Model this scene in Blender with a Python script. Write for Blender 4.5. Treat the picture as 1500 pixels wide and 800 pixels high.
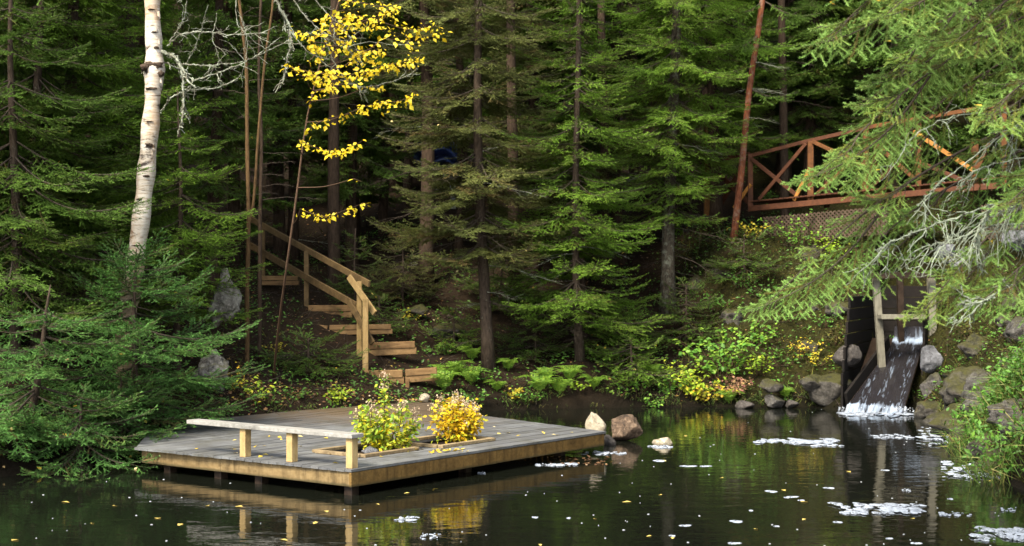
import bpy, bmesh, math, random
import numpy as np
from mathutils import noise as mnoise, Vector

# ------------------------------------------------------------------ camera, sky, sun, exposure
for _o in list(bpy.data.objects):
    bpy.data.objects.remove(_o)
SC = bpy.context.scene
COL = SC.collection
FPX, CAMZ = 2200.0, 2.73                     # focal length in pixels of a 1500 px wide frame, camera height over the water
cam_d = bpy.data.cameras.new("camera")
cam = bpy.data.objects.new("camera", cam_d)
COL.objects.link(cam)
cam.location = (0, 0, CAMZ)
cam.rotation_euler = (math.radians(90), 0, 0)
cam_d.sensor_width = 36
cam_d.lens = FPX / 1500 * 36
cam_d.clip_end = 2000
cam_d.dof.use_dof = True
cam_d.dof.focus_distance = 20.5
cam_d.dof.aperture_fstop = 2.4
SC.camera = cam

SUN_EL, SUN_AZ = math.radians(50), math.radians(212)   # azimuth clockwise from +Y: behind the camera, to its left
world = bpy.data.worlds.new("World")
SC.world = world
world.use_nodes = True
wn = world.node_tree
sky = wn.nodes.new("ShaderNodeTexSky")
sky.sky_type = 'NISHITA'
sky.sun_disc = False
sky.sun_elevation = SUN_EL
sky.sun_rotation = SUN_AZ
sky.air_density = 1.0
sky.dust_density = 2.0
sky.ozone_density = 1.5
wn.nodes["Background"].inputs[1].default_value = 0.15
thin_cloud = wn.nodes.new("ShaderNodeMix"); thin_cloud.data_type = 'RGBA'      # a thin even cloud veil over the blue
thin_cloud.inputs[0].default_value = 0.75
grey = wn.nodes.new("ShaderNodeRGBToBW")
wn.links.new(sky.outputs[0], grey.inputs[0])
wn.links.new(sky.outputs[0], thin_cloud.inputs[6]); wn.links.new(grey.outputs[0], thin_cloud.inputs[7])
wn.links.new(thin_cloud.outputs[2], wn.nodes["Background"].inputs[0])
sun_d = bpy.data.lights.new("sun", 'SUN')
sun_d.energy = 2.6
sun_d.angle = math.radians(20)
sun_d.color = (1.0, 0.89, 0.70)
sun = bpy.data.objects.new("sun", sun_d)
COL.objects.link(sun)
sun.location = (-20, -20, 40)
sd = Vector((math.sin(SUN_AZ) * math.cos(SUN_EL), math.cos(SUN_AZ) * math.cos(SUN_EL), math.sin(SUN_EL)))
sun.rotation_euler = sd.to_track_quat('Z', 'Y').to_euler()
SC.view_settings.view_transform = 'Standard'
SC.view_settings.look = 'None'
SC.view_settings.gamma = 1.0
SC.view_settings.use_curve_mapping = False
SC.view_settings.exposure = 1.95
SC.render.engine = 'CYCLES'
SC.cycles.max_bounces = 6
SC.cycles.diffuse_bounces = 4
SC.cycles.glossy_bounces = 3
SC.cycles.transmission_bounces = 3
SC.cycles.transparent_max_bounces = 8
SC.cycles.use_denoising = True
SC.cycles.sample_clamp_indirect = 4

rng = np.random.default_rng(7)
random.seed(7)


def P(px, py, Y):
    """World point seen at pixel (px, py) of the 1500x800 photograph at distance Y."""
    return np.array(((px - 750) / FPX * Y, Y, CAMZ - (py - 400) / FPX * Y))


def on_plane(px, py, z):
    Y = (CAMZ - z) * FPX / (py - 400)
    return np.array(((px - 750) / FPX * Y, Y, z))


# ------------------------------------------------------------------ object helpers
def props(o, label=None, cat=None, group=None, kind=None):
    if label: o['label'] = label
    if cat: o['category'] = cat
    if group: o['group'] = group
    if kind: o['kind'] = kind
    return o


def thing(name, label, cat, loc=(0, 0, 0), group=None):
    o = bpy.data.objects.new(name, None)
    o.empty_display_size = 0.2
    COL.objects.link(o)
    o.location = tuple(float(c) for c in loc)
    return props(o, label, cat, group)


def origin_of(o):
    v = np.zeros(3)
    while o is not None:
        v += np.array(o.location)
        o = o.parent
    return v


def copy_tree(o, loc, rz=0.0, label=None, scale=None, parent=None):
    c = o.copy()
    COL.objects.link(c)
    if parent is not None:
        c.parent = parent
    else:
        c.location = tuple(float(v) for v in loc)
        c.rotation_euler = (0, 0, rz)
        if scale: c.scale = scale
        if label: c['label'] = label
    for ch in o.children:
        copy_tree(ch, None, parent=c)
    return c


class MB:
    """Collects geometry in world coordinates and links it as one mesh object."""
    def __init__(self):
        self.v, self.t, self.loops, self.tot, self.mi, self.sm, self.n = [], [], [], [], [], [], 0

    def add(self, verts, faces, mat=0, tint=(0.5, 0.5, 0.5), smooth=False):
        verts = np.asarray(verts, float).reshape(-1, 3)
        n = len(verts)
        t = np.asarray(tint, float)
        if t.ndim == 1: t = np.tile(t, (n, 1))
        self.v.append(verts); self.t.append(t)
        if isinstance(faces, np.ndarray):
            k = faces.shape[1]
            self.loops.append((faces + self.n).ravel())
            self.tot.append(np.full(len(faces), k, int)); m = len(faces)
        else:
            self.loops.append(np.array([i for f in faces for i in f], int) + self.n)
            self.tot.append(np.array([len(f) for f in faces], int)); m = len(faces)
        self.mi.append(np.full(m, mat, int)); self.sm.append(np.full(m, smooth, bool))
        self.n += n
        return self

    def tris(self, tv, tint, mat=0):
        """tv (N,3,3), tint (N,3)"""
        n = len(tv)
        if n == 0: return self
        return self.add(tv.reshape(-1, 3), np.arange(n * 3).reshape(-1, 3), mat, np.repeat(tint, 3, axis=0))

    def box(self, c, size, ax=None, mat=0, tint=None, bev=0.0):
        """ax: 3x3 rows = local axes"""
        ax = np.eye(3) if ax is None else np.asarray(ax, float)
        h = np.asarray(size, float) / 2
        if tint is None: tint = (rng.random(), rng.random(), rng.random())
        bm = bmesh.new()
        bmesh.ops.create_cube(bm, size=1)
        for v in bm.verts:
            v.co = Vector((v.co.x * 2 * h[0], v.co.y * 2 * h[1], v.co.z * 2 * h[2]))
        if bev:
            bmesh.ops.bevel(bm, geom=list(bm.edges), offset=bev, segments=2, affect='EDGES', profile=0.6)
        vs = np.array([v.co[:] for v in bm.verts])
        bm.verts.index_update()
        fs = [[v.index for v in f.verts] for f in bm.faces]
        bm.free()
        return self.add(vs @ ax + np.asarray(c, float), fs, mat, tint)

    def beam(self, a, b, w, h, mat=0, tint=None, up=(0, 0, 1), bev=0.006):
        a, b = np.asarray(a, float), np.asarray(b, float)
        d = b - a; L = np.linalg.norm(d); x = d / L
        y = np.cross(up, x)
        if np.linalg.norm(y) < 1e-4: y = np.cross((0, 1, 0), x)
        y /= np.linalg.norm(y); z = np.cross(x, y)
        return self.box((a + b) / 2, (L, w, h), (x, y, z), mat, tint, bev)

    def tube(self, pts, radii, sides=8, mat=0, tint=(0.5, 0.5, 0.5), smooth=True, wob=0.0, cap=True):
        pts = np.asarray(pts, float); n = len(pts)
        radii = np.broadcast_to(np.asarray(radii, float), (n,))
        d = np.gradient(pts, axis=0)
        d /= np.linalg.norm(d, axis=1)[:, None] + 1e-9
        ref = np.array((1.0, 0, 0)) if abs(d[:, 0]).mean() < 0.7 else np.array((0, 0, 1.0))
        a = np.cross(d, ref); a /= np.linalg.norm(a, axis=1)[:, None] + 1e-9
        b = np.cross(d, a)
        th = np.arange(sides) * 2 * math.pi / sides
        r = radii[:, None] * (1 + wob * (rng.random((n, sides)) - .5))
        ring = pts[:, None] + r[..., None] * (np.cos(th)[None, :, None] * a[:, None] + np.sin(th)[None, :, None] * b[:, None])
        f = []
        for i in range(n - 1):
            for j in range(sides):
                k = (j + 1) % sides
                f.append((i * sides + j, i * sides + k, (i + 1) * sides + k, (i + 1) * sides + j))
        f = [tuple(reversed(q)) for q in f]
        if cap:
            f.append(tuple(range(sides))); f.append(tuple(reversed(range((n - 1) * sides, n * sides))))
        return self.add(ring.reshape(-1, 3), f, mat, tint, smooth)

    def build(self, name, mats, parent=None, origin=None):
        if not isinstance(mats, (list, tuple)): mats = [mats]
        org = origin_of(parent) if parent is not None else (np.zeros(3) if origin is None else np.asarray(origin, float))
        me = bpy.data.meshes.new(name)
        v = np.concatenate(self.v) - org
        loops = np.concatenate(self.loops); tot = np.concatenate(self.tot)
        me.vertices.add(len(v)); me.vertices.foreach_set('co', v.astype(np.float32).ravel())
        me.loops.add(len(loops)); me.loops.foreach_set('vertex_index', loops.astype(np.int32))
        me.polygons.add(len(tot))
        start = np.concatenate(([0], np.cumsum(tot)[:-1]))
        me.polygons.foreach_set('loop_start', start.astype(np.int32))
        me.polygons.foreach_set('loop_total', tot.astype(np.int32))
        me.polygons.foreach_set('material_index', np.concatenate(self.mi).astype(np.int32))
        me.polygons.foreach_set('use_smooth', np.concatenate(self.sm))
        a = me.attributes.new('tint', 'FLOAT_COLOR', 'POINT')
        t = np.concatenate(self.t)
        a.data.foreach_set('color', np.concatenate((t, np.ones((len(t), 1))), axis=1).astype(np.float32).ravel())
        for m in mats: me.materials.append(m)
        me.update(calc_edges=True)
        me.validate()
        o = bpy.data.objects.new(name, me)
        COL.objects.link(o)
        if parent is not None: o.parent = parent
        else: o.location = tuple(float(c) for c in org)
        return o


def smoothpath(ctrl, n):
    """Catmull-Rom through control points."""
    c = np.asarray(ctrl, float)
    if len(c) == 2:
        t = np.linspace(0, 1, n)[:, None]
        return c[0] * (1 - t) + c[1] * t
    e = np.vstack((2 * c[0] - c[1], c, 2 * c[-1] - c[-2]))
    out = []
    for s in np.linspace(0, len(c) - 1, n):
        i = min(int(s), len(c) - 2); t = s - i
        p0, p1, p2, p3 = e[i], e[i + 1], e[i + 2], e[i + 3]
        out.append(0.5 * (2 * p1 + (p2 - p0) * t + (2 * p0 - 5 * p1 + 4 * p2 - p3) * t * t + (3 * p1 - p0 - 3 * p2 + p3) * t ** 3))
    return np.array(out)


# ------------------------------------------------------------------ materials
class N:
    """Small node-tree writer."""
    def __init__(self, name):
        self.m = bpy.data.materials.new(name); self.m.use_nodes = True
        self.t = self.m.node_tree; self.b = self.t.nodes["Principled BSDF"]

    def node(self, typ, **kw):
        n = self.t.nodes.new(typ)
        for k, v in kw.items():
            if k in n.inputs: n.inputs[k].default_value = v
            else: setattr(n, k, v)
        return n

    def link(self, a, b): self.t.links.new(a, b)

    def coord(self, scale=(1, 1, 1), rot=(0, 0, 0), out='Object'):
        c = self.node("ShaderNodeTexCoord"); m = self.node("ShaderNodeMapping")
        m.inputs['Scale'].default_value = scale; m.inputs['Rotation'].default_value = rot
        self.link(c.outputs[out], m.inputs[0]); return m.outputs[0]

    def noise(self, vec, scale, detail=5, rough=0.55, dist=0.0):
        n = self.node("ShaderNodeTexNoise"); n.inputs['Scale'].default_value = scale
        n.inputs['Detail'].default_value = detail; n.inputs['Roughness'].default_value = rough
        n.inputs['Distortion'].default_value = dist
        self.link(vec, n.inputs['Vector']); return n.outputs['Fac']

    def ramp(self, fac, stops):
        r = self.node("ShaderNodeValToRGB"); e = r.color_ramp.elements
        while len(e) < len(stops): e.new(0.5)
        for q, (p, c) in zip(e, stops):
            q.position = p; q.color = (c, c, c, 1) if isinstance(c, (int, float)) else tuple(c) + (1,)
        self.link(fac, r.inputs[0]); return r.outputs[0]

    def mix(self, fac, a, b, mode='MIX'):
        n = self.node("ShaderNodeMix", data_type='RGBA', blend_type=mode)
        for s, v in ((0, fac), (6, a), (7, b)):
            if isinstance(v, (int, float)): n.inputs[s].default_value = v
            elif isinstance(v, tuple): n.inputs[s].default_value = v + (1,)
            else: self.link(v, n.inputs[s])
        return n.outputs[2]

    def math(self, op, a, b=0.0):
        n = self.node("ShaderNodeMath", operation=op)
        for i, v in enumerate((a, b)):
            if isinstance(v, (int, float)): n.inputs[i].default_value = v
            else: self.link(v, n.inputs[i])
        return n.outputs[0]

    def attr(self, name='tint'):
        a = self.node("ShaderNodeAttribute", attribute_name=name)
        s = self.node("ShaderNodeSeparateColor"); self.link(a.outputs['Color'], s.inputs[0])
        return a.outputs['Color'], s.outputs[0], s.outputs[1], s.outputs[2]

    def bump(self, h, strength=0.3, dist=0.02):
        b = self.node("ShaderNodeBump"); b.inputs['Strength'].default_value = strength; b.inputs['Distance'].default_value = dist
        self.link(h, b.inputs['Height']); self.link(b.outputs[0], self.b.inputs['Normal'])

    def set(self, color=None, rough=0.8, spec=0.3):
        if color is not None:
            if isinstance(color, tuple): self.b.inputs['Base Color'].default_value = color + (1,)
            else: self.link(color, self.b.inputs['Base Color'])
        if isinstance(rough, (int, float)): self.b.inputs['Roughness'].default_value = rough
        else: self.link(rough, self.b.inputs['Roughness'])
        self.b.inputs['Specular IOR Level'].default_value = spec
        return self

    def translucent(self, color, fac=0.3):
        tr = self.node("ShaderNodeBsdfTranslucent"); mx = self.node("ShaderNodeMixShader")
        mx.inputs[0].default_value = fac
        self.link(color, tr.inputs[0]); self.link(self.b.outputs[0], mx.inputs[1]); self.link(tr.outputs[0], mx.inputs[2])
        self.link(mx.outputs[0], self.t.nodes["Material Output"].inputs[0])


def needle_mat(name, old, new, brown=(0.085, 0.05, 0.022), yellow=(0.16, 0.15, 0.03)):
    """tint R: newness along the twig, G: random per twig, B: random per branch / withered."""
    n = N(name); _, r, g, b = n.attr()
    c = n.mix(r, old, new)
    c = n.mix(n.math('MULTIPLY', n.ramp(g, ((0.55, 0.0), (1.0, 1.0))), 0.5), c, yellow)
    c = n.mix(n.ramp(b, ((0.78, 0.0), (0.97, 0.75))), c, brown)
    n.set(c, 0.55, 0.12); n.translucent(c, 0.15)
    return n.m


def leaf_mat(name, stops, rough=0.5, trans=0.3):
    """colour chosen per leaf from tint R through a ramp."""
    n = N(name); _, r, g, b = n.attr()
    c = n.ramp(r, stops)
    c = n.mix(n.math('MULTIPLY', g, 0.25), c, (0.05, 0.035, 0.015))
    n.set(c, rough, 0.3); n.translucent(c, trans)
    return n.m


def wood_mat(name, c1, c2, c3, rot=0.0, stretch=(1, 14, 14), rough=0.75, scale=2.0, wear=None, drips=False):
    n = N(name)
    v = n.coord(stretch, (0, 0, rot))
    _, r, g, b = n.attr()
    g1 = n.noise(v, scale, 6, 0.6, 0.6)
    c = n.ramp(g1, ((0.3, c1), (0.5, c2), (0.72, c3)))
    c = n.mix(0.35, c, n.ramp(r, ((0, c1), (1, c3))))
    v2 = n.coord((1, 1, 1))
    g2 = n.noise(v2, 3.6, 8, 0.72)
    c = n.mix(n.ramp(g2, ((0.48, 0.0), (0.70, 0.70))), c, tuple(x * 0.45 for x in c1))
    if wear: c = n.mix(n.ramp(n.noise(v2, 1.3, 6, 0.65), ((0.42, 0.0), (0.62, 0.8))), c, wear)
    if drips:                              # old runs and a damp, algae dark lower edge
        c = n.mix(n.ramp(n.noise(n.coord((9, 9, .8)), 1.0, 6, .7), ((0.50, 0.0), (0.68, 0.7))), c, tuple(x * 0.4 for x in c1))
        sz_ = n.node('ShaderNodeSeparateXYZ'); n.link(v2, sz_.inputs[0])
        c = n.mix(n.ramp(n.math('ADD', n.math('MULTIPLY', sz_.outputs[2], 5.0), n.math('MULTIPLY', g2, .45)), ((0.86, 0.8), (1.06, 0.0))), c, (0.035, 0.03, 0.012))
    n.set(c, rough, 0.25); n.bump(g1, 0.25, 0.01)
    return n.m


def bark_mat(name, c1, c2, lichen=None, lich=(0.55, 0.7), vs=(6, 6, 1.5), scale=4.0, bump=0.8):
    n = N(name)
    g1 = n.noise(n.coord(vs), scale, 8, 0.65, 0.5)
    c = n.ramp(g1, ((0.3, c1), (0.65, c2)))
    if lichen:
        g2 = n.noise(n.coord((1, 1, 1)), 9.0, 6, 0.7)
        c = n.mix(n.ramp(g2, ((lich[0], 0.0), (lich[1], 0.9))), c, lichen)
    n.set(c, 0.9, 0.15); n.bump(g1, bump, 0.03)
    return n.m


def rock_mat(name, c1, c2, c3, moss=(0.055, 0.054, 0.009), mossy=0.5):
    n = N(name)
    v = n.coord((1, 1, 1))
    a = n.noise(v, 5.0, 10, 0.7)
    c = n.ramp(a, ((0.3, c1), (0.5, c2), (0.7, c3)))
    c = n.mix(n.ramp(n.noise(v, 22.0, 6, 0.7), ((0.5, 0.0), (0.8, 0.5))), c, tuple(min(1, x * 1.8) for x in c3))
    if mossy > 0:
        ge = n.node("ShaderNodeNewGeometry"); se = n.node("ShaderNodeSeparateXYZ")
        n.link(ge.outputs['Normal'], se.inputs[0])
        up = n.math('MULTIPLY', n.math('ADD', n.math('MULTIPLY', se.outputs[2], 0.7), 0.70), n.math('ADD', n.math('MULTIPLY', n.noise(v, 3.0, 9, 0.72), .65), n.math('MULTIPLY', n.noise(v, 17.0, 6, 0.7), .40)))
        c = n.mix(n.ramp(up, ((0.70 - mossy * 0.36, 0.0), (0.98 - mossy * 0.36, 0.95))), c, n.mix(n.noise(v, 14.0, 5), moss, tuple(x * 0.45 for x in moss)))
    crack = n.noise(n.coord((1, 1, 1.6)), 3.2, 12, 0.8, 1.2)
    c = n.mix(n.ramp(crack, ((0.40, 0.75), (0.47, 0.0))), c, tuple(x * 0.35 for x in c1))
    gp = n.node("ShaderNodeNewGeometry"); sp_ = n.node("ShaderNodeSeparateXYZ"); n.link(gp.outputs['Position'], sp_.inputs[0])
    damp = n.ramp(n.math('ADD', n.math('MULTIPLY', sp_.outputs[2], 4.0), n.math('MULTIPLY', a, .35)), ((0.22, 0.85), (0.42, 0.0)))
    c = n.mix(damp, c, tuple(x * 0.4 for x in c1))          # wet band where the stone meets the pond
    n.set(c, 0.8, 0.3); n.bump(n.math('ADD', n.noise(v, 9.0, 12, 0.75), n.math('MULTIPLY', crack, .8)), 0.9, 0.05)
    return n.m


M = {}
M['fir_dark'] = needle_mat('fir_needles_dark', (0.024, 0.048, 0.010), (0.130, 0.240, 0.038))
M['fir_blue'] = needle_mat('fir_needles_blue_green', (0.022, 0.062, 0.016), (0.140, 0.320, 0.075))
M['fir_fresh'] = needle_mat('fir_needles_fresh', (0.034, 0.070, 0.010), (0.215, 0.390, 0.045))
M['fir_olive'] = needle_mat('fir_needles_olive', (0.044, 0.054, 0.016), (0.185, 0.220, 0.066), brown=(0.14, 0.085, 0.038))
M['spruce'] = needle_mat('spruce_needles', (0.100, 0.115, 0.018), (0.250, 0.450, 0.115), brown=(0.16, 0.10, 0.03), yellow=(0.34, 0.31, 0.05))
M['twig'] = bark_mat('twig_bark', (0.035, 0.026, 0.02), (0.10, 0.08, 0.062), scale=12)
M['bark_fir'] = bark_mat('fir_bark', (0.020, 0.014, 0.010), (0.080, 0.058, 0.042), (0.20, 0.19, 0.15), (0.60, 0.74))
M['bark_lichen'] = bark_mat('lichen_bark', (0.018, 0.014, 0.010), (0.105, 0.085, 0.06), (0.20, 0.21, 0.16), (0.50, 0.68))
M['bark_red'] = bark_mat('red_bark', (0.045, 0.016, 0.009), (0.20, 0.066, 0.030), (0.17, 0.12, 0.09), (0.50, 0.66))
M['bark_tan'] = bark_mat('sapling_bark', (0.045, 0.027, 0.013), (0.145, 0.088, 0.04))
M['bark_dark'] = bark_mat('deep_bark', (0.022, 0.015, 0.010), (0.072, 0.048, 0.032))
M['lichen'] = bark_mat('lichen_crust', (0.12, 0.14, 0.10), (0.27, 0.31, 0.24), (0.07, 0.06, 0.045), (0.56, 0.62), (1, 1, 1), 14)
M['lichen_branch'] = bark_mat('lichened_branch', (0.05, 0.042, 0.03), (0.18, 0.18, 0.135), (0.32, 0.35, 0.28), (0.45, 0.6), (1, 1, 1), 16)
M['yellow_leaf'] = leaf_mat('yellow_birch_leaf', ((0.0, (0.50, 0.34, 0.008)), (0.5, (0.62, 0.48, 0.012)), (1.0, (0.66, 0.56, 0.04))), 0.45, 0.4)
M['shrub_leaf'] = leaf_mat('shrub_leaf', ((0.0, (0.14, 0.28, 0.025)), (0.3, (0.34, 0.40, 0.03)), (0.6, (0.62, 0.48, 0.012)), (1.0, (0.60, 0.34, 0.012))))
M['petal'] = leaf_mat('dried_petal', ((0.0, (0.48, 0.42, 0.22)), (0.5, (0.52, 0.42, 0.30)), (1.0, (0.44, 0.29, 0.22))), 0.7, 0.3)
M['green_leaf'] = leaf_mat('green_leaf', ((0.0, (0.05, 0.13, 0.02)), (0.6, (0.10, 0.25, 0.03)), (1.0, (0.22, 0.36, 0.04))))
M['lime_leaf'] = leaf_mat('lime_leaf', ((0.0, (0.14, 0.26, 0.02)), (0.6, (0.28, 0.42, 0.03)), (1.0, (0.50, 0.50, 0.04))))
M['gold_leaf'] = leaf_mat('gold_leaf', ((0.0, (0.30, 0.30, 0.03)), (0.5, (0.52, 0.45, 0.04)), (1.0, (0.62, 0.38, 0.03))))
M['pink_leaf'] = leaf_mat('pink_leaf', ((0.0, (0.30, 0.12, 0.10)), (0.5, (0.38, 0.22, 0.13)), (1.0, (0.45, 0.33, 0.12))))
M['litter'] = leaf_mat('litter_leaf', ((0.0, (0.05, 0.026, 0.013)), (0.5, (0.11, 0.055, 0.025)), (0.78, (0.20, 0.10, 0.035)), (0.93, (0.36, 0.24, 0.14)), (1.0, (0.42, 0.30, 0.04))), 0.7, 0.15)
M['float_leaf'] = leaf_mat('floating_leaf', ((0.0, (0.40, 0.27, 0.03)), (0.6, (0.50, 0.38, 0.05)), (1.0, (0.55, 0.46, 0.28))), 0.4, 0.1)
M['fern'] = leaf_mat('fern_leaf', ((0.0, (0.07, 0.15, 0.02)), (0.5, (0.15, 0.30, 0.03)), (1.0, (0.32, 0.42, 0.05))))
M['blade'] = leaf_mat('grass_blade', ((0.0, (0.05, 0.09, 0.02)), (0.6, (0.11, 0.19, 0.035)), (1.0, (0.30, 0.27, 0.09))))
M['moss_blade'] = leaf_mat('moss_blade', ((0.0, (0.022, 0.027, 0.005)), (0.6, (0.048, 0.052, 0.008)), (1.0, (0.12, 0.115, 0.02))), 0.8, 0.2)
M['stem'] = bark_mat('stem_bark', (0.05, 0.03, 0.02), (0.13, 0.08, 0.05), scale=12)

# ------------------------------------------------------------------ terrain, pond bed, water
POND = np.array([(-2.5, -2.0), (4.5, -1.0), (6.6, 3.0), (6.9, 9.0), (6.6, 15.0), (6.42, 18.9), (6.5, 20.3), (7.0, 23.2), (7.75, 26.4), (7.95, 28.0),
                 (7.85, 29.4), (6.55, 29.6), (6.15, 30.5), (4.6, 30.7), (2.9, 30.6), (1.2, 30.3), (-0.2, 29.9), (-1.3, 28.6), (-1.7, 27.6), (-3.9, 25.9),
                 (-4.9, 24.3), (-5.7, 22.0), (-6.2, 20.9), (-6.9, 20.0), (-8.5, 19.0), (-12.0, 17.0), (-13.5, 11.0), (-11.0, 4.0)])
SL_A, SL_B = np.array((7.15, 29.45)), np.array((8.75, 33.2))      # axis of the sluice, foot and head
SL_D = (SL_B - SL_A) / np.linalg.norm(SL_B - SL_A)
SL_N = np.array((SL_D[1], -SL_D[0]))


def pond_sd(x, y):
    """signed distance to the shoreline, positive on land"""
    p = np.stack((x, y), -1); best = np.full(x.shape, 1e9); inside = np.zeros(x.shape, bool)
    n = len(POND)
    for i in range(n):
        a, b = POND[i], POND[(i + 1) % n]
        ab = b - a; t = np.clip(((p - a) @ ab) / (ab @ ab), 0, 1)
        best = np.minimum(best, np.linalg.norm(p - a - t[..., None] * ab, axis=-1))
        c = (a[1] > y) != (b[1] > y)
        xi = (b[0] - a[0]) * (y - a[1]) / (b[1] - a[1] + 1e-12) + a[0]
        inside ^= c & (x < xi)
    return np.where(inside, -best, best)


def sstep(a, b, x):
    t = np.clip((x - a) / (b - a), 0, 1); return t * t * (3 - 2 * t)


def wav(x, y):
    return (np.sin(x * 1.7 + 1.3 * np.sin(y * .9)) * np.sin(y * 1.3 + 2) * .5 + np.sin(x * 3.9 + y * 2.1) * np.sin(y * 4.3 - x) * .25
            + np.sin(x * 8.3 - y * 5.1 + 1) * np.sin(y * 9.1 + x * 2) * .14 + np.sin(x * 17.3 + y * 7.1) * np.sin(y * 15.7 - x * 4.2) * .08)


ANCHOR = [(-2.45, 29.7, 0.62, .8), (-2.6, 30.6, 1.12, .7), (-3.1, 31.2, 1.5, .7), (-3.9, 31.9, 1.9, .9), (-0.48, 31.0, 0.76, .9), (1.4, 31.0, 0.85, .9),
          (3.6, 34.0, 1.95, 1.0), (-4.9, 26.3, 1.0, 1.2), (5.2, 36.0, 3.7, 1.2), (5.0, 34.0, 2.9, 1.0), (-3.2, 27.3, .55, .8)]


def H0(x, y):
    d = pond_sd(x, y)
    wr = sstep(3.2, 5.2, x) * sstep(28.5, 30.0, y)             # steep mossy bank beside the sluice
    ww = sstep(6.0, 6.6, x) * (1 - sstep(28.5, 30.0, y)) * sstep(14.0, 20.0, y)    # wall right of the sluice
    wl = sstep(-3.0, -5.5, x)
    fc = np.where(d < 8, .40 * d, 3.2 + .30 * (d - 8))
    fr = np.where(d < 4.1, .83 * d, 3.4 + .10 * (d - 4.1) + .36 * np.maximum(0, d - 9))
    fw = np.where(d < 2.6, 1.28 * d, 3.33 + .16 * (d - 2.6))
    fl = np.where(d < 4, .42 * d, 1.68 + .27 * (d - 4))
    f = fc * (1 - wl) + fl * wl
    f = f * (1 - wr) + fr * wr
    f = f * (1 - ww) + fw * ww
    near = 1 - sstep(6, 15, y)
    f = f * (1 - near) + np.minimum(.22 * d, 1.3) * near
    f = np.minimum(f, 26 + .02 * d)
    rough = np.maximum(wr, ww)
    land = .10 * sstep(0, .25, d) + f + wav(x, y) * (.05 + .16 * sstep(.3, 2.5, d)) * sstep(0, .8, d)
    land = land + rough * sstep(0, .4, d) * (.16 * np.abs(wav(x * 1.7 + 3, y * 1.9)) + .10 * wav(x * 3.1, y * 2.7 + 1) - .05)
    bed = -.05 - .55 * sstep(0, 1.2, -d)
    return np.where(d > 0, land, bed)


def carve(x, y, h):
    p = np.stack((x, y), -1) - SL_A
    s = p @ SL_D; t = p @ SL_N
    floor = np.clip(-.45 + .50 * s, -.5, 1.15)
    m = (s > -.4) & (s < 5.0) & (np.abs(t) < .74)
    return np.where(m, np.minimum(h, floor), h)


_AX = np.array([(a[0], a[1]) for a in ANCHOR]); _AZ = np.array([a[2] for a in ANCHOR]); _AR = np.array([a[3] for a in ANCHOR])
_AD = _AZ - H0(_AX[:, 0].copy(), _AX[:, 1].copy())


def H(x, y):
    x = np.asarray(x, float); y = np.asarray(y, float); sh = np.broadcast(x, y).shape
    x = np.broadcast_to(x, sh).copy(); y = np.broadcast_to(y, sh).copy()
    h = H0(x, y)
    num = 0; den = 0.25
    for (ax, ay), dz, r in zip(_AX, _AD, _AR):
        w = np.exp(-((x - ax) ** 2 + (y - ay) ** 2) / (r * r))
        num = num + w * dz; den = den + w
    h = np.where(h > 0.02, np.maximum(h + 1.25 * num / np.maximum(den, 1.25) * 1.0, 0.03), h)
    return carve(x, y, h)


def Hs(x, y): return float(H(np.array([x]), np.array([y]))[0])


def axis_coords(lo, hi, step, far_lo, far_hi):
    c = list(np.arange(lo, hi + 1e-6, step)); s = step
    while c[-1] < far_hi: s = min(s * 1.13, 25); c.append(c[-1] + s)
    s = step; a = []
    x = lo
    while x > far_lo: s = min(s * 1.13, 25); x -= s; a.append(x)
    return np.array(a[::-1] + c)


gx = axis_coords(-9.5, 11.5, .13, -420, 420); gy = axis_coords(17.5, 38.5, .13, -300, 520)
GX, GY = np.meshgrid(gx, gy)
GZ = H(GX, GY)
nx, ny = len(gx), len(gy)
idx = np.arange(nx * ny).reshape(ny, nx)
quads = np.stack((idx[:-1, :-1], idx[:-1, 1:], idx[1:, 1:], idx[1:, :-1]), -1).reshape(-1, 4)
mossw = np.clip(sstep(3.0, 4.8, GX) * sstep(22, 24, GY) * sstep(41, 37, GY) + sstep(6.0, 7.0, GX) * sstep(14, 20, GY) + .35 * sstep(-4, -5.5, GX), 0, 1)
wet = sstep(0.55, 0.10, GZ)
n = N('forest_soil'); _, r, g, b = n.attr()
v = n.coord()
a1 = n.noise(v, 2.2, 10, 0.7); a2 = n.noise(v, 16, 8, 0.7)
soil = n.mix(a2, (0.009, 0.0066, 0.0045), (0.034, 0.023, 0.014))
soil = n.mix(n.ramp(a1, ((0.45, 0.0), (0.7, 0.6))), soil, (0.045, 0.028, 0.015))
moss = n.mix(n.ramp(a2, ((0.35, 0.0), (0.65, 1.0))), (0.009, 0.010, 0.0035), (0.034, 0.033, 0.006))
mm = n.ramp(n.math('ADD', n.math('MULTIPLY', r, 0.55), n.math('MULTIPLY', n.noise(v, 2.6, 9, 0.72), 0.95)), ((0.84, 0.0), (1.02, 0.9)))
c = n.mix(mm, soil, moss)
c = n.mix(n.math('MULTIPLY', g, 0.85), c, (0.006, 0.005, 0.003))
n.set(c, 0.95, 0.1); n.bump(n.noise(v, 11, 12, 0.75), 1.0, 0.08)
M['soil'] = n.m
mb = MB().add(np.stack((GX, GY, GZ), -1).reshape(-1, 3), quads, 0, np.stack((mossw, wet, mossw * 0), -1).reshape(-1, 3), True)
ground = props(mb.build('forest_ground', M['soil']), kind='structure')

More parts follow.
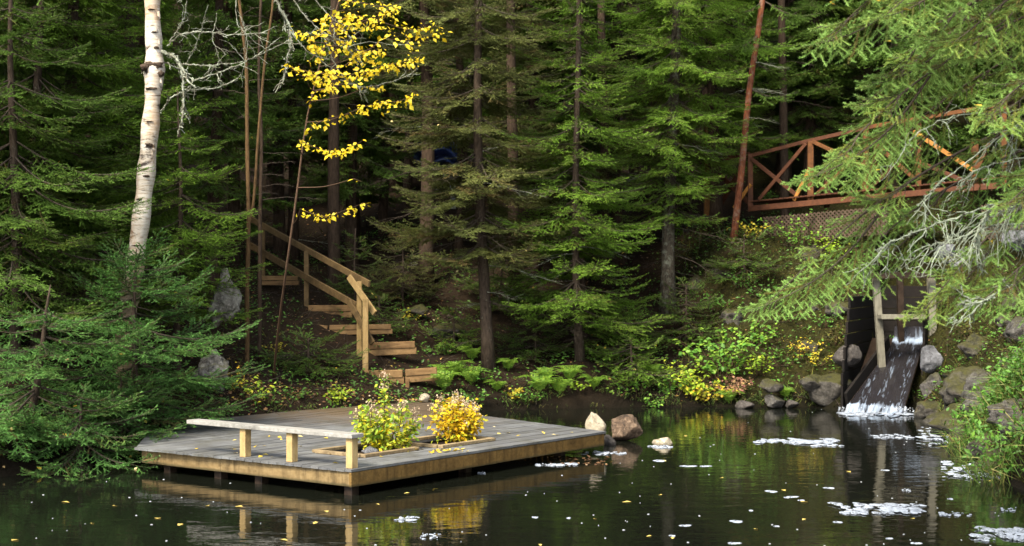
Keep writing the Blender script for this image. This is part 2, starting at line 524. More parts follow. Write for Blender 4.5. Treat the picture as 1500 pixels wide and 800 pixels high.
n = N('pond_water')
n.set((0.005, 0.006, 0.004), 0.03, 0.5)
n.b.inputs['IOR'].default_value = 1.33
wv = n.coord((1.0, 1.6, 1.0))
w1 = n.noise(wv, 2.2, 3, 0.5, 0.3); w2 = n.noise(wv, 13.0, 2, 0.5)
hh = n.math('ADD', w1, n.math('MULTIPLY', w2, 0.10))
n.bump(hh, 0.10, 0.05)
M['water'] = n.m
mb = MB().add([(-18, -4, 0), (9.4, -4, 0), (9.4, 31.5, 0), (-18, 31.5, 0)], [(0, 1, 2, 3)])
water = props(mb.build('pond_water', M['water']), kind='structure')

# ------------------------------------------------------------------ the deck
M['wet_wood'] = wood_mat('wet_dark_wood', (0.012, 0.008, 0.006), (0.030, 0.020, 0.014), (0.05, 0.034, 0.024), 0, (6, 6, 6), 0.35)
DZ = 0.33
F = np.array((-1.94, 18.33)); R = np.array((1.43, 22.76)); L = np.array((-5.18, 20.70))
U = (R - F) / np.linalg.norm(R - F); V = np.array((-U[1], U[0]))
ANG = math.atan2(U[1], U[0])


def uv(p): q = np.asarray(p)[:2] - F; return np.array((q @ U, q @ V))
def xy(u, v): return F + u * U + v * V


RP = on_plane(700, 608, DZ); BP = on_plane(628, 588.5, DZ); CP = on_plane(430, 600.5, DZ); DP = on_plane(318, 612, DZ)
LL = np.array((-5.42, 22.3))
deck_poly = [uv(p) for p in (F, R, RP, BP, CP, DP, LL, L)]
vL = uv(L)[1]
HOLES = []   # u0,u1,v0,v1 of the two planting holes
for c0, c1 in ((on_plane(532, 670, DZ), on_plane(606, 659.5, DZ)), (on_plane(643, 656, DZ), on_plane(720, 646, DZ))):
    a, b = uv(c0), uv(c1); vm = (a[1] + b[1]) / 2
    HOLES.append((a[0], b[0], vm, vm + .82))


def clip(poly, axis, val, keep_greater):
    out = []
    for i in range(len(poly)):
        p, q = poly[i], poly[(i + 1) % len(poly)]
        sp = (p[axis] - val) * (1 if keep_greater else -1); sq = (q[axis] - val) * (1 if keep_greater else -1)
        if sp >= 0: out.append(p)
        if (sp >= 0) != (sq >= 0): out.append(p + (q - p) * (sp / (sp - sq)))
    return out


deck = thing('wooden_deck', 'low weathered grey plank deck standing over the pond edge', 'deck', (F[0], F[1], 0))
n = N('deck_boards'); _, r, g, b = n.attr()
v = n.coord((1, 1, 1), (0, 0, -ANG)); vs = n.coord((1.2, 16, 16), (0, 0, -ANG))
gr = n.noise(vs, 2.2, 7, 0.62, 0.4)
c = n.ramp(gr, ((0.28, (0.036, 0.037, 0.038)), (0.5, (0.085, 0.088, 0.093)), (0.75, (0.145, 0.15, 0.158))))
c = n.mix(0.35, c, n.ramp(r, ((0, (0.05, 0.05, 0.05)), (0.6, (0.105, 0.107, 0.11)), (1, (0.165, 0.165, 0.16)))))
blot = n.noise(n.coord((1, 1, 1)), 2.4, 8, 0.68)
c = n.mix(n.ramp(blot, ((0.47, 0.0), (0.64, 0.75))), c, (0.060, 0.058, 0.045))
c = n.mix(n.ramp(n.noise(n.coord((1.3, 1.3, 1)), 1.1, 8, 0.7), ((0.50, 0.0), (0.70, 0.6))), c, (0.19, 0.20, 0.205))
litter = n.math('ADD', g, n.math('MULTIPLY', n.math('SUBTRACT', n.noise(n.coord((1, 1, 1)), 3.2, 8, 0.7), 0.5), 1.1))
c = n.mix(n.ramp(litter, ((0.22, 0.0), (0.70, 0.88))), c, n.mix(n.noise(n.coord((1, 1, 1)), 26, 6, 0.7), (0.04, 0.027, 0.015), (0.135, 0.09, 0.046)))
n.set(c, 0.62, 0.35); n.bump(gr, 0.3, 0.01)
M['deck'] = n.m
mb = MB()
bw, gap = .138, .007
vmax = max(p[1] for p in deck_poly)
k = 0
vv = -.03
while vv < vmax:
    poly = clip(clip(deck_poly, 1, vv, True), 1, vv + bw, False)
    if len(poly) >= 3:
        us = [p[0] for p in poly]; u0, u1 = min(us), max(us)
        cuts = [(u0 - (.03 if vv < vL - .1 else 0), u1 + .0)]
        for h in HOLES:
            if h[2] < vv + bw - .02 and h[3] > vv + .02:
                cuts = [s for a, b in cuts for s in ((a, min(b, h[0])), (max(a, h[1]), b)) if s[1] - s[0] > .05]
        joint = u0 + (u1 - u0) * (.35 + .3 * rng.random())
        cuts = [s for a, b in cuts for s in (((a, joint - .003), (joint + .003, b)) if a + .4 < joint < b - .4 and (k % 3 == 1) else ((a, b),))]
        for a, b in cuts:
            pl = clip(clip(poly if a > u0 - .01 else [p - np.array((.03, 0)) * (abs(p[0] - u0) < .12) for p in poly], 0, a, True), 0, b, False)
            if len(pl) < 3: continue
            # refine long edges so that the litter attribute can vary along the board
            pts = []
            for i in range(len(pl)):
                p, q = pl[i], pl[(i + 1) % len(pl)]
                m = max(1, int(np.linalg.norm(q - p) / .4))
                pts += [p + (q - p) * j / m for j in range(m)]
            dz = rng.uniform(-.003, .003)
            W = np.array([xy(*p) for p in pts]); nv = len(W)
            top = np.column_stack((W, np.full(nv, DZ + dz))); bot = np.column_stack((W, np.full(nv, DZ - .032 + dz)))
            lit = np.clip(.62 * sstep(.2, 3.2, W[:, 1] - (22.3 - .42 * (W[:, 0] + 3))) + .45 * sstep(3.6, 4.9, W[:, 1] - (22.1 - .42 * (W[:, 0] + 3))), 0, 1) * sstep(.6, -1.2, W[:, 0])
            t = np.column_stack((np.full(nv, rng.random()), lit, np.zeros(nv)))
            fs = [list(range(nv)), list(range(2 * nv - 1, nv - 1, -1))] + [[i, nv + i, nv + (i + 1) % nv, (i + 1) % nv] for i in range(nv)]
            mb.add(np.vstack((top, bot)), fs, 0, np.vstack((t, t)))
    vv += bw + gap; k += 1
mb.build('deck_boards', M['deck'], deck)
M['fascia'] = wood_mat('fascia_wood', (0.085, 0.046, 0.011), (0.145, 0.085, 0.022), (0.205, 0.13, 0.042), -ANG, (1.5, 12, 12), drips=True)
M['fascia_lit'] = wood_mat('pale_fascia_wood', (0.115, 0.074, 0.028), (0.19, 0.13, 0.055), (0.26, 0.19, 0.095), -ANG - math.pi / 2, (1.5, 12, 12), drips=True)  # paler copy of the fascia wood, light on the left side painted in
z0 = DZ - .036 - .09


def p3(u, v, z): q = xy(u, v); return np.array((q[0], q[1], z))


uR = uv(R)[0]
MB().beam(p3(-.028, .022, z0), p3(2.86, .022, z0), .04, .178, 0, (.55, .5, .5)).build('fascia_board', M['fascia'], deck)
MB().beam(p3(2.866, .024, z0 + .002), p3(uR - .05, .024, z0 + .002), .04, .176, 0, (.35, .5, .5)).build('fascia_board', M['fascia'], deck)
MB().beam(p3(.014, .045, z0), p3(.014, 2.38, z0), .04, .178, 0, (.6, .5, .5)).build('fascia_board', M['fascia_lit'], deck)
MB().beam(p3(.016, 2.386, z0 - .003), p3(.016, vL - .03, z0 - .003), .04, .178, 0, (.3, .5, .5)).build('fascia_board', M['fascia_lit'], deck)
MB().beam(p3(uR - .06, .05, z0), np.array((RP[0], RP[1] - .1, z0)), .04, .178, 0, (.5, .5, .5)).build('fascia_board', M['fascia'], deck)
MB().beam(np.array((RP[0] - .03, RP[1] - .1, z0)), np.array((BP[0] + .05, BP[1] - .1, z0)), .04, .178, 0, (.5, .5, .5)).build('fascia_board', M['fascia'], deck)
for (u_, v_) in ((.12, .14), (.14, 1.75), (.16, 2.55), (.14, 3.55), (2.6, .35), (4.9, .4), (2.4, 2.4), (4.4, 2.6)):
    q = p3(u_, v_, 0)
    MB().box((q[0], q[1], -.16), (.13, .13, .84), ((U[0], U[1], 0), (V[0], V[1], 0), (0, 0, 1)), 0, None, .01).build('piling', M['wet_wood'], deck)
for (u_, v_) in ((1.6, .5), (3.2, .5), (1.6, 2.8), (3.2, 3.0)):
    pass
M['curb'] = wood_mat('curb_wood', (0.13, 0.09, 0.05), (0.22, 0.165, 0.09), (0.33, 0.26, 0.15), -ANG, (1.5, 12, 12))
n = N('planting_soil'); n.set(n.mix(n.noise(n.coord(), 22, 8, .7), (0.008, 0.006, 0.005), (0.06, 0.042, 0.03)), .95, .1); n.bump(n.noise(n.coord(), 18, 8, .7), 1, .05)
M['planting_soil'] = n.m
for (u0, u1, v0, v1) in HOLES:
    mb = MB()
    zc = DZ + .024
    mb.beam(p3(u0 - .04, v0 - .03, zc), p3(u1 + .04, v0 - .03, zc), .085, .042)
    mb.beam(p3(u0 - .04, v1 + .03, zc), p3(u1 + .04, v1 + .03, zc), .085, .042)
    mb.beam(p3(u0 - .03, v0 + .014, zc), p3(u0 - .03, v1 - .014, zc), .085, .042)
    mb.beam(p3(u1 + .03, v0 + .014, zc), p3(u1 + .03, v1 - .014, zc), .085, .042)
    cb = mb.build('planter_curb', M['curb'], deck)
    c = p3((u0 + u1) / 2, (v0 + v1) / 2, DZ - .14)
    MB().box(c, (u1 - u0 + .06, v1 - v0 + .06, .16), ((U[0], U[1], 0), (V[0], V[1], 0), (0, 0, 1))).build('planting_soil', M['planting_soil'], cb)

# bench along the left edge of the deck
M['bench'] = wood_mat('bench_seat_wood', (0.14, 0.135, 0.12), (0.24, 0.235, 0.215), (0.36, 0.35, 0.33), -ANG - math.pi / 2, (1.5, 12, 12), 0.55)
M['post'] = wood_mat('pale_post_wood', (0.25, 0.165, 0.065), (0.36, 0.25, 0.105), (0.44, 0.33, 0.165), 0, (12, 12, 1.5))
M['endgrain'] = wood_mat('end_grain', (0.16, 0.10, 0.04), (0.25, 0.16, 0.07), (0.33, 0.23, 0.11), 0, (8, 8, 8))
bench = thing('low_bench', 'narrow backless plank bench on square wooden legs along the deck edge', 'bench', p3(.1, .1, DZ))
zs = .705 + .027
MB().beam(p3(.10, .015, zs), p3(.10, 3.05, zs), .215, .052, 0, (.6, .5, .5)).build('seat', M['bench'], bench)
for v_ in (.10, 1.14, 2.00):
    hgt = zs - .027 - DZ - .003
    q = p3(.085, v_, DZ + .003 + hgt / 2)
    MB().box(q, (.105, .105, hgt), ((U[0], U[1], 0), (V[0], V[1], 0), (0, 0, 1)), 0, None, .006).build('leg', M['post'], bench)

# ------------------------------------------------------------------ stairs and their handrail
M['tread'] = wood_mat('step_timber', (0.11, 0.06, 0.024), (0.19, 0.11, 0.045), (0.27, 0.17, 0.075), 0, (1.5, 12, 12))
M['rail'] = wood_mat('rail_wood', (0.075, 0.047, 0.019), (0.125, 0.08, 0.032), (0.18, 0.12, 0.055), 0, (4, 4, 4))
M['rail_pale'] = wood_mat('rail_post_wood', (0.21, 0.135, 0.05), (0.30, 0.20, 0.08), (0.38, 0.27, 0.125), 0, (12, 12, 1.5))
stairs = thing('garden_stairs', 'rustic steps of stacked timbers climbing the dark earth bank', 'stairs', P(585, 566, 29.6))


def step(name, segs, Y, mats, gap=.006):
    mb = MB()
    for (xa, ya_t, ya_b, xb, yb_t, yb_b) in segs:
        at, ab_, bt, bb = P(xa, ya_t, Y), P(xa, ya_b, Y), P(xb, yb_t, Y), P(xb, yb_b, Y)
        h = at[2] - ab_[2]
        for k in range(2):
            za = at[2] - h * (.25 + .5 * k); zb = bt[2] - (bt[2] - bb[2]) * (.25 + .5 * k)
            mb.beam((at[0], Y + .02 * k, za), (bt[0] + .03 * k, Y + .02 * k, zb), .13, h / 2 - gap, 0, None, (0, 0, 1), .012)
    return mb.build(name, mats, stairs)


step('step', [(532, 543, 566, 590, 542, 563), (594, 541, 561, 640, 538, 557)], 29.6, M['tread'])
MB().box(P(597, 560, 29.55) - np.array((0, .06, .06)), (.08, .05, .28), None, 0, None, .006).build('stake', M['tread'], stairs)
step('step', [(536, 502, 522, 608, 500, 518)], 30.3, M['tread'])
step('step', [(432, 469, 482, 480, 477, 491), (483, 476, 491, 573, 475, 489)], 31.0, M['tread'])
step('step', [(452, 447, 466, 514, 447, 465)], 31.7, M['tread'])
step('step', [(380, 404, 418, 436, 404, 418)], 33.0, M['tread'])
MB().box(P(463, 476, 31.6) - np.array((0, 0, .1)), (.3, .12, .4), None, 0, None, .01).build('stake', M['tread'], stairs)

hand = thing('stair_handrail', 'weathered timber handrail with two sloping rails beside the steps', 'handrail', P(535, 545, 29.75))
hr = lambda px, py, Y: P(px, py, Y)
MB().beam(hr(364, 319, 34.2), hr(541, 416, 30.1), .05, .125, 0).build('handrail', M['rail'], hand)
MB().beam(hr(364, 358, 34.2), hr(524, 449, 30.2), .05, .14, 0).build('lower_rail', M['rail'], hand)
MB().beam(hr(511, 405, 30.17), hr(549, 459, 29.75), .05, .12, 0).build('handrail', M['rail_pale'], hand)
MB().beam(hr(511, 441, 30.17), hr(546, 503, 29.75), .05, .12, 0).build('lower_rail', M['rail'], hand)


def post(px, pyt, pyb, Y, w, mat, name='post', parent=None, depth=None):
    a, b = P(px, pyt, Y), P(px, pyb, Y)
    return MB().box((a + b) / 2, (w, depth or w, a[2] - b[2]), None, 0, None, .006).build(name, mat, parent)


post(526.5, 412, 525, 30.12, .10, M['rail_pale'], parent=hand)
post(535.5, 438, 560, 29.65, .11, M['rail_pale'], parent=hand)
post(449, 368, 470, 32.05, .10, M['rail'], parent=hand)
post(385, 331, 420, 33.65, .10, M['rail'], parent=hand)

# ------------------------------------------------------------------ footbridge above the sluice
M['bridge'] = wood_mat('red_brown_stain', (0.055, 0.021, 0.007), (0.105, 0.040, 0.012), (0.16, 0.066, 0.020), 0, (5, 5, 5))
M['bridge_shaded'] = wood_mat('dark_red_stain', (0.040, 0.015, 0.008), (0.075, 0.026, 0.012), (0.11, 0.042, 0.018), 0, (5, 5, 5))  # darker copy of the bridge stain, the trees' shade painted into the colour
M['bridge_bright'] = wood_mat('orange_stain', (0.27, 0.11, 0.022), (0.34, 0.15, 0.032), (0.42, 0.20, 0.05), 0, (5, 5, 5))
bridge = thing('footbridge', 'red brown timber footbridge with cross braced railing above the sluice', 'footbridge', P(1180, 300, 35.2))
A0 = lambda px: 36.4 - (px - 1040) / 430 * 5.0            # distance of the railing at that pixel column
B = lambda px, py, o=0.0: P(px, py, A0(px) + o)
MB().beam(B(1098, 306), B(1462, 272), .14, .13, 0).build('deck_beam', M['bridge_shaded'], bridge)
mb = MB(); a, b = B(1098, 303), B(1462, 269)
d = (b - a); nrm = np.array((-d[1], d[0], 0)); nrm /= np.linalg.norm(nrm)
for i in range(44):
    c = a + d * (i + .5) / 44 + np.array((0, 0, .12)) + nrm * .62
    mb.beam(c - nrm * .68, c + nrm * .68, np.linalg.norm(d) / 44 - .012, .035)
mb.build('walkway', M['bridge_shaded'], bridge)
MB().beam(B(1097, 229), B(1178, 208), .055, .085).build('top_rail', M['bridge_shaded'], bridge)
MB().beam(B(1178, 208), B(1280, 185), .055, .085).build('top_rail', M['bridge_shaded'], bridge)
MB().beam(B(1280, 185), B(1475, 152), .055, .085).build('top_rail', M['bridge'], bridge)
for px, t, b_, m, w in ((1099, 226, 306, 'bridge_shaded', .14), (1187, 207, 299, 'bridge', .15), (1211, 240, 300, 'bridge_shaded', .15), (1268, 190, 288, 'bridge', .13), (1345, 176, 280, 'bridge', .13), (1428, 205, 273, 'bridge', .15), (1470, 155, 270, 'bridge', .13)):
    Y = A0(px) + (.9 if px == 1211 else 0)
    a, b = P(px, t, Y), P(px, b_ + 4, Y)
    MB().box((a + b) / 2, (w * .82, w * .82, a[2] - b[2]), None, 0, None, .006).build('post', M[m], bridge)
for a, b, m in (((1100, 232), (1166, 285), 'bridge_shaded'), ((1181, 210), (1112, 292), 'bridge_shaded'), ((1186, 248), (1163, 294), 'bridge_bright'),
                ((1190, 207), (1268, 244), 'bridge'), ((1263, 222), (1197, 284), 'bridge'), ((1100, 270), (1075, 305), 'bridge_bright'),
                ((1338, 193), (1427, 250), 'bridge_bright'), ((1449, 210), (1426, 262), 'bridge'), ((1270, 200), (1340, 262), 'bridge'), ((1340, 215), (1275, 275), 'bridge_shaded'),
                ((1352, 240), (1420, 268), 'bridge_shaded')):
    MB().beam(B(a[0], a[1], -.05), B(b[0], b[1], -.05), .045, .085).build('brace', M[m], bridge)
back = thing('path_railing', 'dark stained railing behind the leaning red trunk, braced with crossed boards', 'railing', P(1038, 312, 38.0))
post(1038, 186, 316, 38.0, .22, wood_mat('old_orange_post', (0.10, 0.045, 0.014), (0.17, 0.08, 0.024), (0.24, 0.12, 0.04), 0, (8, 8, 2)), parent=back)
MB().beam(P(1038, 240, 37.9), P(1096, 296, 37.0), .05, .12).build('brace', M['bridge_shaded'], back)
MB().beam(P(1092, 236, 37.1), P(1052, 306, 37.8), .05, .12).build('brace', M['bridge_shaded'], back)
MB().beam(P(1032, 238, 38.0), P(1098, 226, 37.0), .06, .11).build('top_rail', M['bridge_shaded'], back)


def lattice(pa, pb, h, name, mat, parent):
    """crossed slats between two points; one mesh"""
    mb = MB(); pa = np.array(pa); pb = np.array(pb); d = pb - pa; Ln = np.linalg.norm(d); x = d / Ln; z = np.array((0, 0, 1.0))
    for sgn, off in ((1, 0), (-1, .012)):
        s = -h
        while s < Ln + h:
            t0, t1 = 0.0, h
            a = np.array((s, 0.0)); b = np.array((s + sgn * h, h))
            if sgn < 0: a = np.array((s + h, 0.0)); b = np.array((s, h))
            # clip to 0..Ln
            q = b - a; lo, hi = 0, 1
            ta, tb = (0 - a[0]) / q[0], (Ln - a[0]) / q[0]
            lo, hi = max(lo, min(ta, tb)), min(hi, max(ta, tb))
            if hi - lo > .05:
                A_, B_ = a + q * lo, a + q * hi
                nr = np.cross(x, z)
                mb.beam(pa + x * A_[0] + z * A_[1] + nr * off, pa + x * B_[0] + z * B_[1] + nr * off, .01, .034, 0, None, nr if False else (0, 0, 1), 0)
            s += .105
    return mb.build(name, mat, parent)


M['lattice'] = wood_mat('lattice_wood', (0.036, 0.023, 0.015), (0.065, 0.043, 0.029), (0.09, 0.063, 0.042), 0, (4, 4, 4))
lattice(B(1118, 357, -.1), B(1300, 343, -.1), .62, 'lattice_skirt', M['lattice'], bridge)
lattice(B(1438, 352, -.1), B(1530, 345, -.1), .75, 'lattice_skirt', M['lattice'], bridge)

# ------------------------------------------------------------------ sluice, chute and falling water
M['grey_wood'] = wood_mat('grey_post_wood', (0.09, 0.082, 0.062), (0.155, 0.145, 0.11), (0.22, 0.205, 0.16), 0, (10, 10, 2))
M['black_wood'] = wood_mat('blackened_wood', (0.003, 0.0022, 0.0018), (0.007, 0.005, 0.004), (0.012, 0.008, 0.006), 0, (6, 6, 6), 0.9)  # near-black colour stands in for the shade inside the sluice
sl = thing('wooden_sluice', 'dark wet plank sluice with grey upright post and crossbeams', 'sluice', (SL_A[0], SL_A[1], 0))


def S(s, t, z): q = SL_A + SL_D * s + SL_N * t; return np.array((q[0], q[1], z))


def chz(s): return .14 + .44 * s
mb = MB()                                               # chute floor planks, laid along the flow
for i in range(6):
    t = -.55 + 1.1 * (i + .5) / 6
    mb.beam(S(.0, t, chz(0) - .03), S(2.75, t, chz(2.75) - .03), 1.1 / 6 - .006, .05)
mb.build('chute_floor', M['wet_wood'], sl)
mb = MB()                                               # left wall of boards
for i in range(9):
    zz = .02 + .25 * i
    s0 = max(.0, (zz - .5) / 1.9)
    mb.beam(S(s0, -.68, zz + .11), S(4.3, -.68, zz + .11), .05, .235)
mb.build('plank_wall', M['black_wood'], sl)
mb = MB()
for i in range(9):
    zz = .02 + .25 * i
    mb.beam(S(1.3 + .06 * i, .68, zz + .11), S(4.3, .68, zz + .11), .05, .235)
mb.build('plank_wall', M['black_wood'], sl)
mb = MB()
for i in range(7):
    mb.beam(S(2.85, -.62, .55 + .26 * i), S(2.85, .62, .55 + .26 * i), .05, .25) if i < 2 else None
mb.build('weir_board', M['black_wood'], sl)
mb = MB()
for i in range(8):
    mb.beam(S(4.3, -.66, .5 + .26 * i), S(4.3, .66, .5 + .26 * i), .05, .25)
mb.build('back_wall', M['black_wood'], sl)
gp = P(1283, 408, 30.9); gb = P(1293, 556, 30.9)
MB().beam(gb, gp, .14, .13, 0, None, (0, 1, 0)).build('upright_post', M['grey_wood'], sl)
gp = P(1364, 398, 31.0); gb = P(1366, 520, 31.0)
MB().beam(gb, gp, .15, .15, 0, None, (0, 1, 0)).build('upright_post', M['grey_wood'], sl)
MB().beam(P(1272, 404, 30.7), P(1372, 403, 30.75), .1, .12).build('crossbeam', M['wet_wood'], sl)
MB().beam(P(1288, 464, 30.65), P(1352, 464, 30.7), .32, .09).build('crossbeam', M['grey_wood'], sl)
MB().beam(P(1318, 405, 31.8), P(1320, 505, 31.8), .12, .12, 0, None, (0, 1, 0)).build('inner_post', M['wet_wood'], sl)
MB().beam(S(.02, -.59, .20), S(2.35, -.14, 1.24), .06, .34).build('kick_board', M['black_wood'], sl)

n = N('running_water'); _, r, g, b = n.attr()
cv = n.node('ShaderNodeCombineXYZ'); n.link(n.math('MULTIPLY', g, 22.0), cv.inputs[0]); n.link(n.math('MULTIPLY', b, 3.2), cv.inputs[1])
fl = n.noise(cv.outputs[0], 1.0, 5, .6, .6)
c = n.mix(n.ramp(n.math('ADD', n.math('MULTIPLY', fl, .9), r), ((0.67, 0.0), (1.14, 1.0))), (0.013, 0.012, 0.014), (0.30, 0.37, 0.48))
n.set(c, n.ramp(r, ((0, .12), (1, .6))), .5); n.bump(fl, .5, .04)
M['flow'] = n.m
mb = MB()
ns, nt = 40, 26
pts, tn = [], []
for i in range(ns + 1):
    s = 2.95 - i / ns * 3.13
    for j in range(nt + 1):
        t0_ = -.54 + .44 * min(1, max(0, s / 2.3)); t = t0_ + (.54 - t0_) * j / nt
        z = chz(max(s, 0)) + .018 + .012 * math.sin(t * 23 + s * 3) * math.sin(s * 7 + t * 5)
        fall = 0
        if s < 0: s *= .75 + .5 * abs(math.sin(t * 11 + .6)); z = max(.012, chz(0) + .02 - 5.0 * s * s - .25 * abs(s)); fall = 1
        if s > 2.8: z = chz(2.8) + .22
        lip = max(0, 1 - abs(s - 2.62) / .22) * .50
        pts.append(S(s, t, z)); tn.append((min(1, (.40 + .16 * math.sin(t * 31 + 1) * math.sin(t * 13)) * (s < .02) + lip + (.08 + .12 * math.sin(t * 9 + 1) ** 2) * (s > .05)), t + .6, s))
idx = np.arange((ns + 1) * (nt + 1)).reshape(ns + 1, nt + 1)
mb.add(pts, np.stack((idx[:-1, :-1], idx[1:, :-1], idx[1:, 1:], idx[:-1, 1:]), -1).reshape(-1, 4), 0, tn, True)
cw = mb.build('cascade_water', M['flow']); props(cw, 'thin sheet of water running down the sluice with white lip', 'cascade')
n = N('foam'); c = n.mix(n.noise(n.coord(), 25, 6, .7), (0.20, 0.24, 0.31), (0.42, 0.46, 0.53)); n.set(c, .6, .3); n.bump(n.noise(n.coord(), 40, 4, .6), .6, .02)
n.link(n.ramp(n.math('ADD', n.math('MULTIPLY', n.noise(n.coord((1, .5, 1)), 9, 6, .7), .7), n.math('MULTIPLY', n.noise(n.coord(), 55, 3, .6), .45)), ((0.46, 0.0), (0.60, 0.95))), n.b.inputs['Alpha'])   # lacy holes between the bubbles
M['foam'] = n.m
mb = MB()                                               # churned white water at the foot of the chute
for i in range(4200):
    t = rng.uniform(-.58, .58) + rng.normal(0, .06); t = t + .05 * math.sin(t * 40); s = -.01 - abs(rng.normal(0, .17)) * (1.1 - .7 * abs(t)) * (.6 + .5 * abs(math.sin(t * 9 + 1)))
    p = S(s, t, .002 + max(0, .14 + s * .6) * rng.random() ** 1.2)
    rr = rng.uniform(.004, .014) * (1 + .6 * (s > -.12))
    o = rng.normal(0, 1, (3, 3)); o *= rr / np.linalg.norm(o, axis=1)[:, None]; o[:, 2] *= .6
    v4 = np.vstack((p + o, p + np.array((0, 0, rr * .9))))
    mb.add(v4, [(0, 1, 2), (0, 1, 3), (1, 2, 3), (2, 0, 3)])
n = N('churned_water'); n.set((0.42, 0.46, 0.53), .5, .4); M['churn'] = n.m
fw = mb.build('white_water', M['churn']); props(fw, 'band of churned white water at the foot of the sluice', 'foam', kind='stuff')

# ------------------------------------------------------------------ foliage library
def unit(a): return a / (np.linalg.norm(a, axis=-1, keepdims=True) + 1e-9)


def needles(segs, spacing, nl, nw, kind, r):
    """segs: list of (p0, p1, up, age0, age1, brown). -> tris (N,3,3), tint (N,3)"""
    p0 = np.array([s[0] for s in segs]); p1 = np.array([s[1] for s in segs]); up = np.array([s[2] for s in segs])
    ag = np.array([(s[3], s[4], s[5]) for s in segs])
    ln = np.linalg.norm(p1 - p0, axis=1); ax = unit(p1 - p0)
    cnt = np.maximum(2, (ln / spacing).astype(int))
    i = np.repeat(np.arange(len(segs)), cnt)
    first = np.cumsum(cnt) - cnt
    t = (np.arange(len(i)) - first[i] + r.random(len(i))) / cnt[i]
    base = p0[i] + (p1 - p0)[i] * t[:, None]
    a = ax[i]; u = unit(up[i] - (up[i] * a).sum(1)[:, None] * a); s = np.cross(u, a)
    n = len(i)
    if kind == 'fir':
        phi = np.where(r.random(n) < .5, 0, math.pi) + r.normal(0, .42, n)
        phi = np.where(r.random(n) < .22, math.pi / 2 + r.normal(0, .5, n), phi)
        fwd = r.uniform(.35, .75, n)
    else:
        phi = r.uniform(0, 2 * math.pi, n); fwd = r.uniform(.55, 1.0, n)
    radial = np.cos(phi)[:, None] * s + np.sin(phi)[:, None] * u
    d = unit(radial + a * fwd[:, None])
    L = nl * r.uniform(.75, 1.2, n) * (1 - .35 * t ** 4)
    w = unit(np.cross(d, r.normal(0, .55 if kind == 'fir' else 1.0, (n, 3)) + u * (1.0 if kind == 'fir' else .5))) * nw
    tip = base + d * L[:, None]
    tv = np.stack((base - w, base + w, tip), 1)
    age = ag[i, 0] + (ag[i, 1] - ag[i, 0]) * t
    tint = np.stack((np.clip(age + r.normal(0, .08, n), 0, 1), np.repeat(r.random(len(segs)), cnt), ag[i, 2]), 1)
    # the shoot under its needles: a flat ribbon for firs, a crossed pair for spruces
    u0 = unit(up - (up * ax).sum(1)[:, None] * ax); s0 = np.cross(u0, ax)
    wv = (nl * .40 if kind == 'fir' else nl * .22)
    rt, rc = [], []
    for vec in ((s0,) if kind == 'fir' else (s0, u0, unit(s0 + u0))):
        a0, a1, b0, b1 = p0 - vec * wv, p0 + vec * wv, p1 - vec * wv * .45, p1 + vec * wv * .45
        pe = p1 + ax * nl * .6
        c0 = np.stack((np.clip(ag[:, 0], 0, 1), r.random(len(segs)), ag[:, 2]), 1); c1 = c0.copy(); c1[:, 0] = np.clip(ag[:, 1], 0, 1)
        for tri in ((a0, a1, b1), (a0, b1, b0), (b0, b1, pe)):
            rt.append(np.stack(tri, 1)); rc.append((c0 + c1) / 2)
    return np.concatenate([tv] + rt), np.concatenate([tint] + rc)


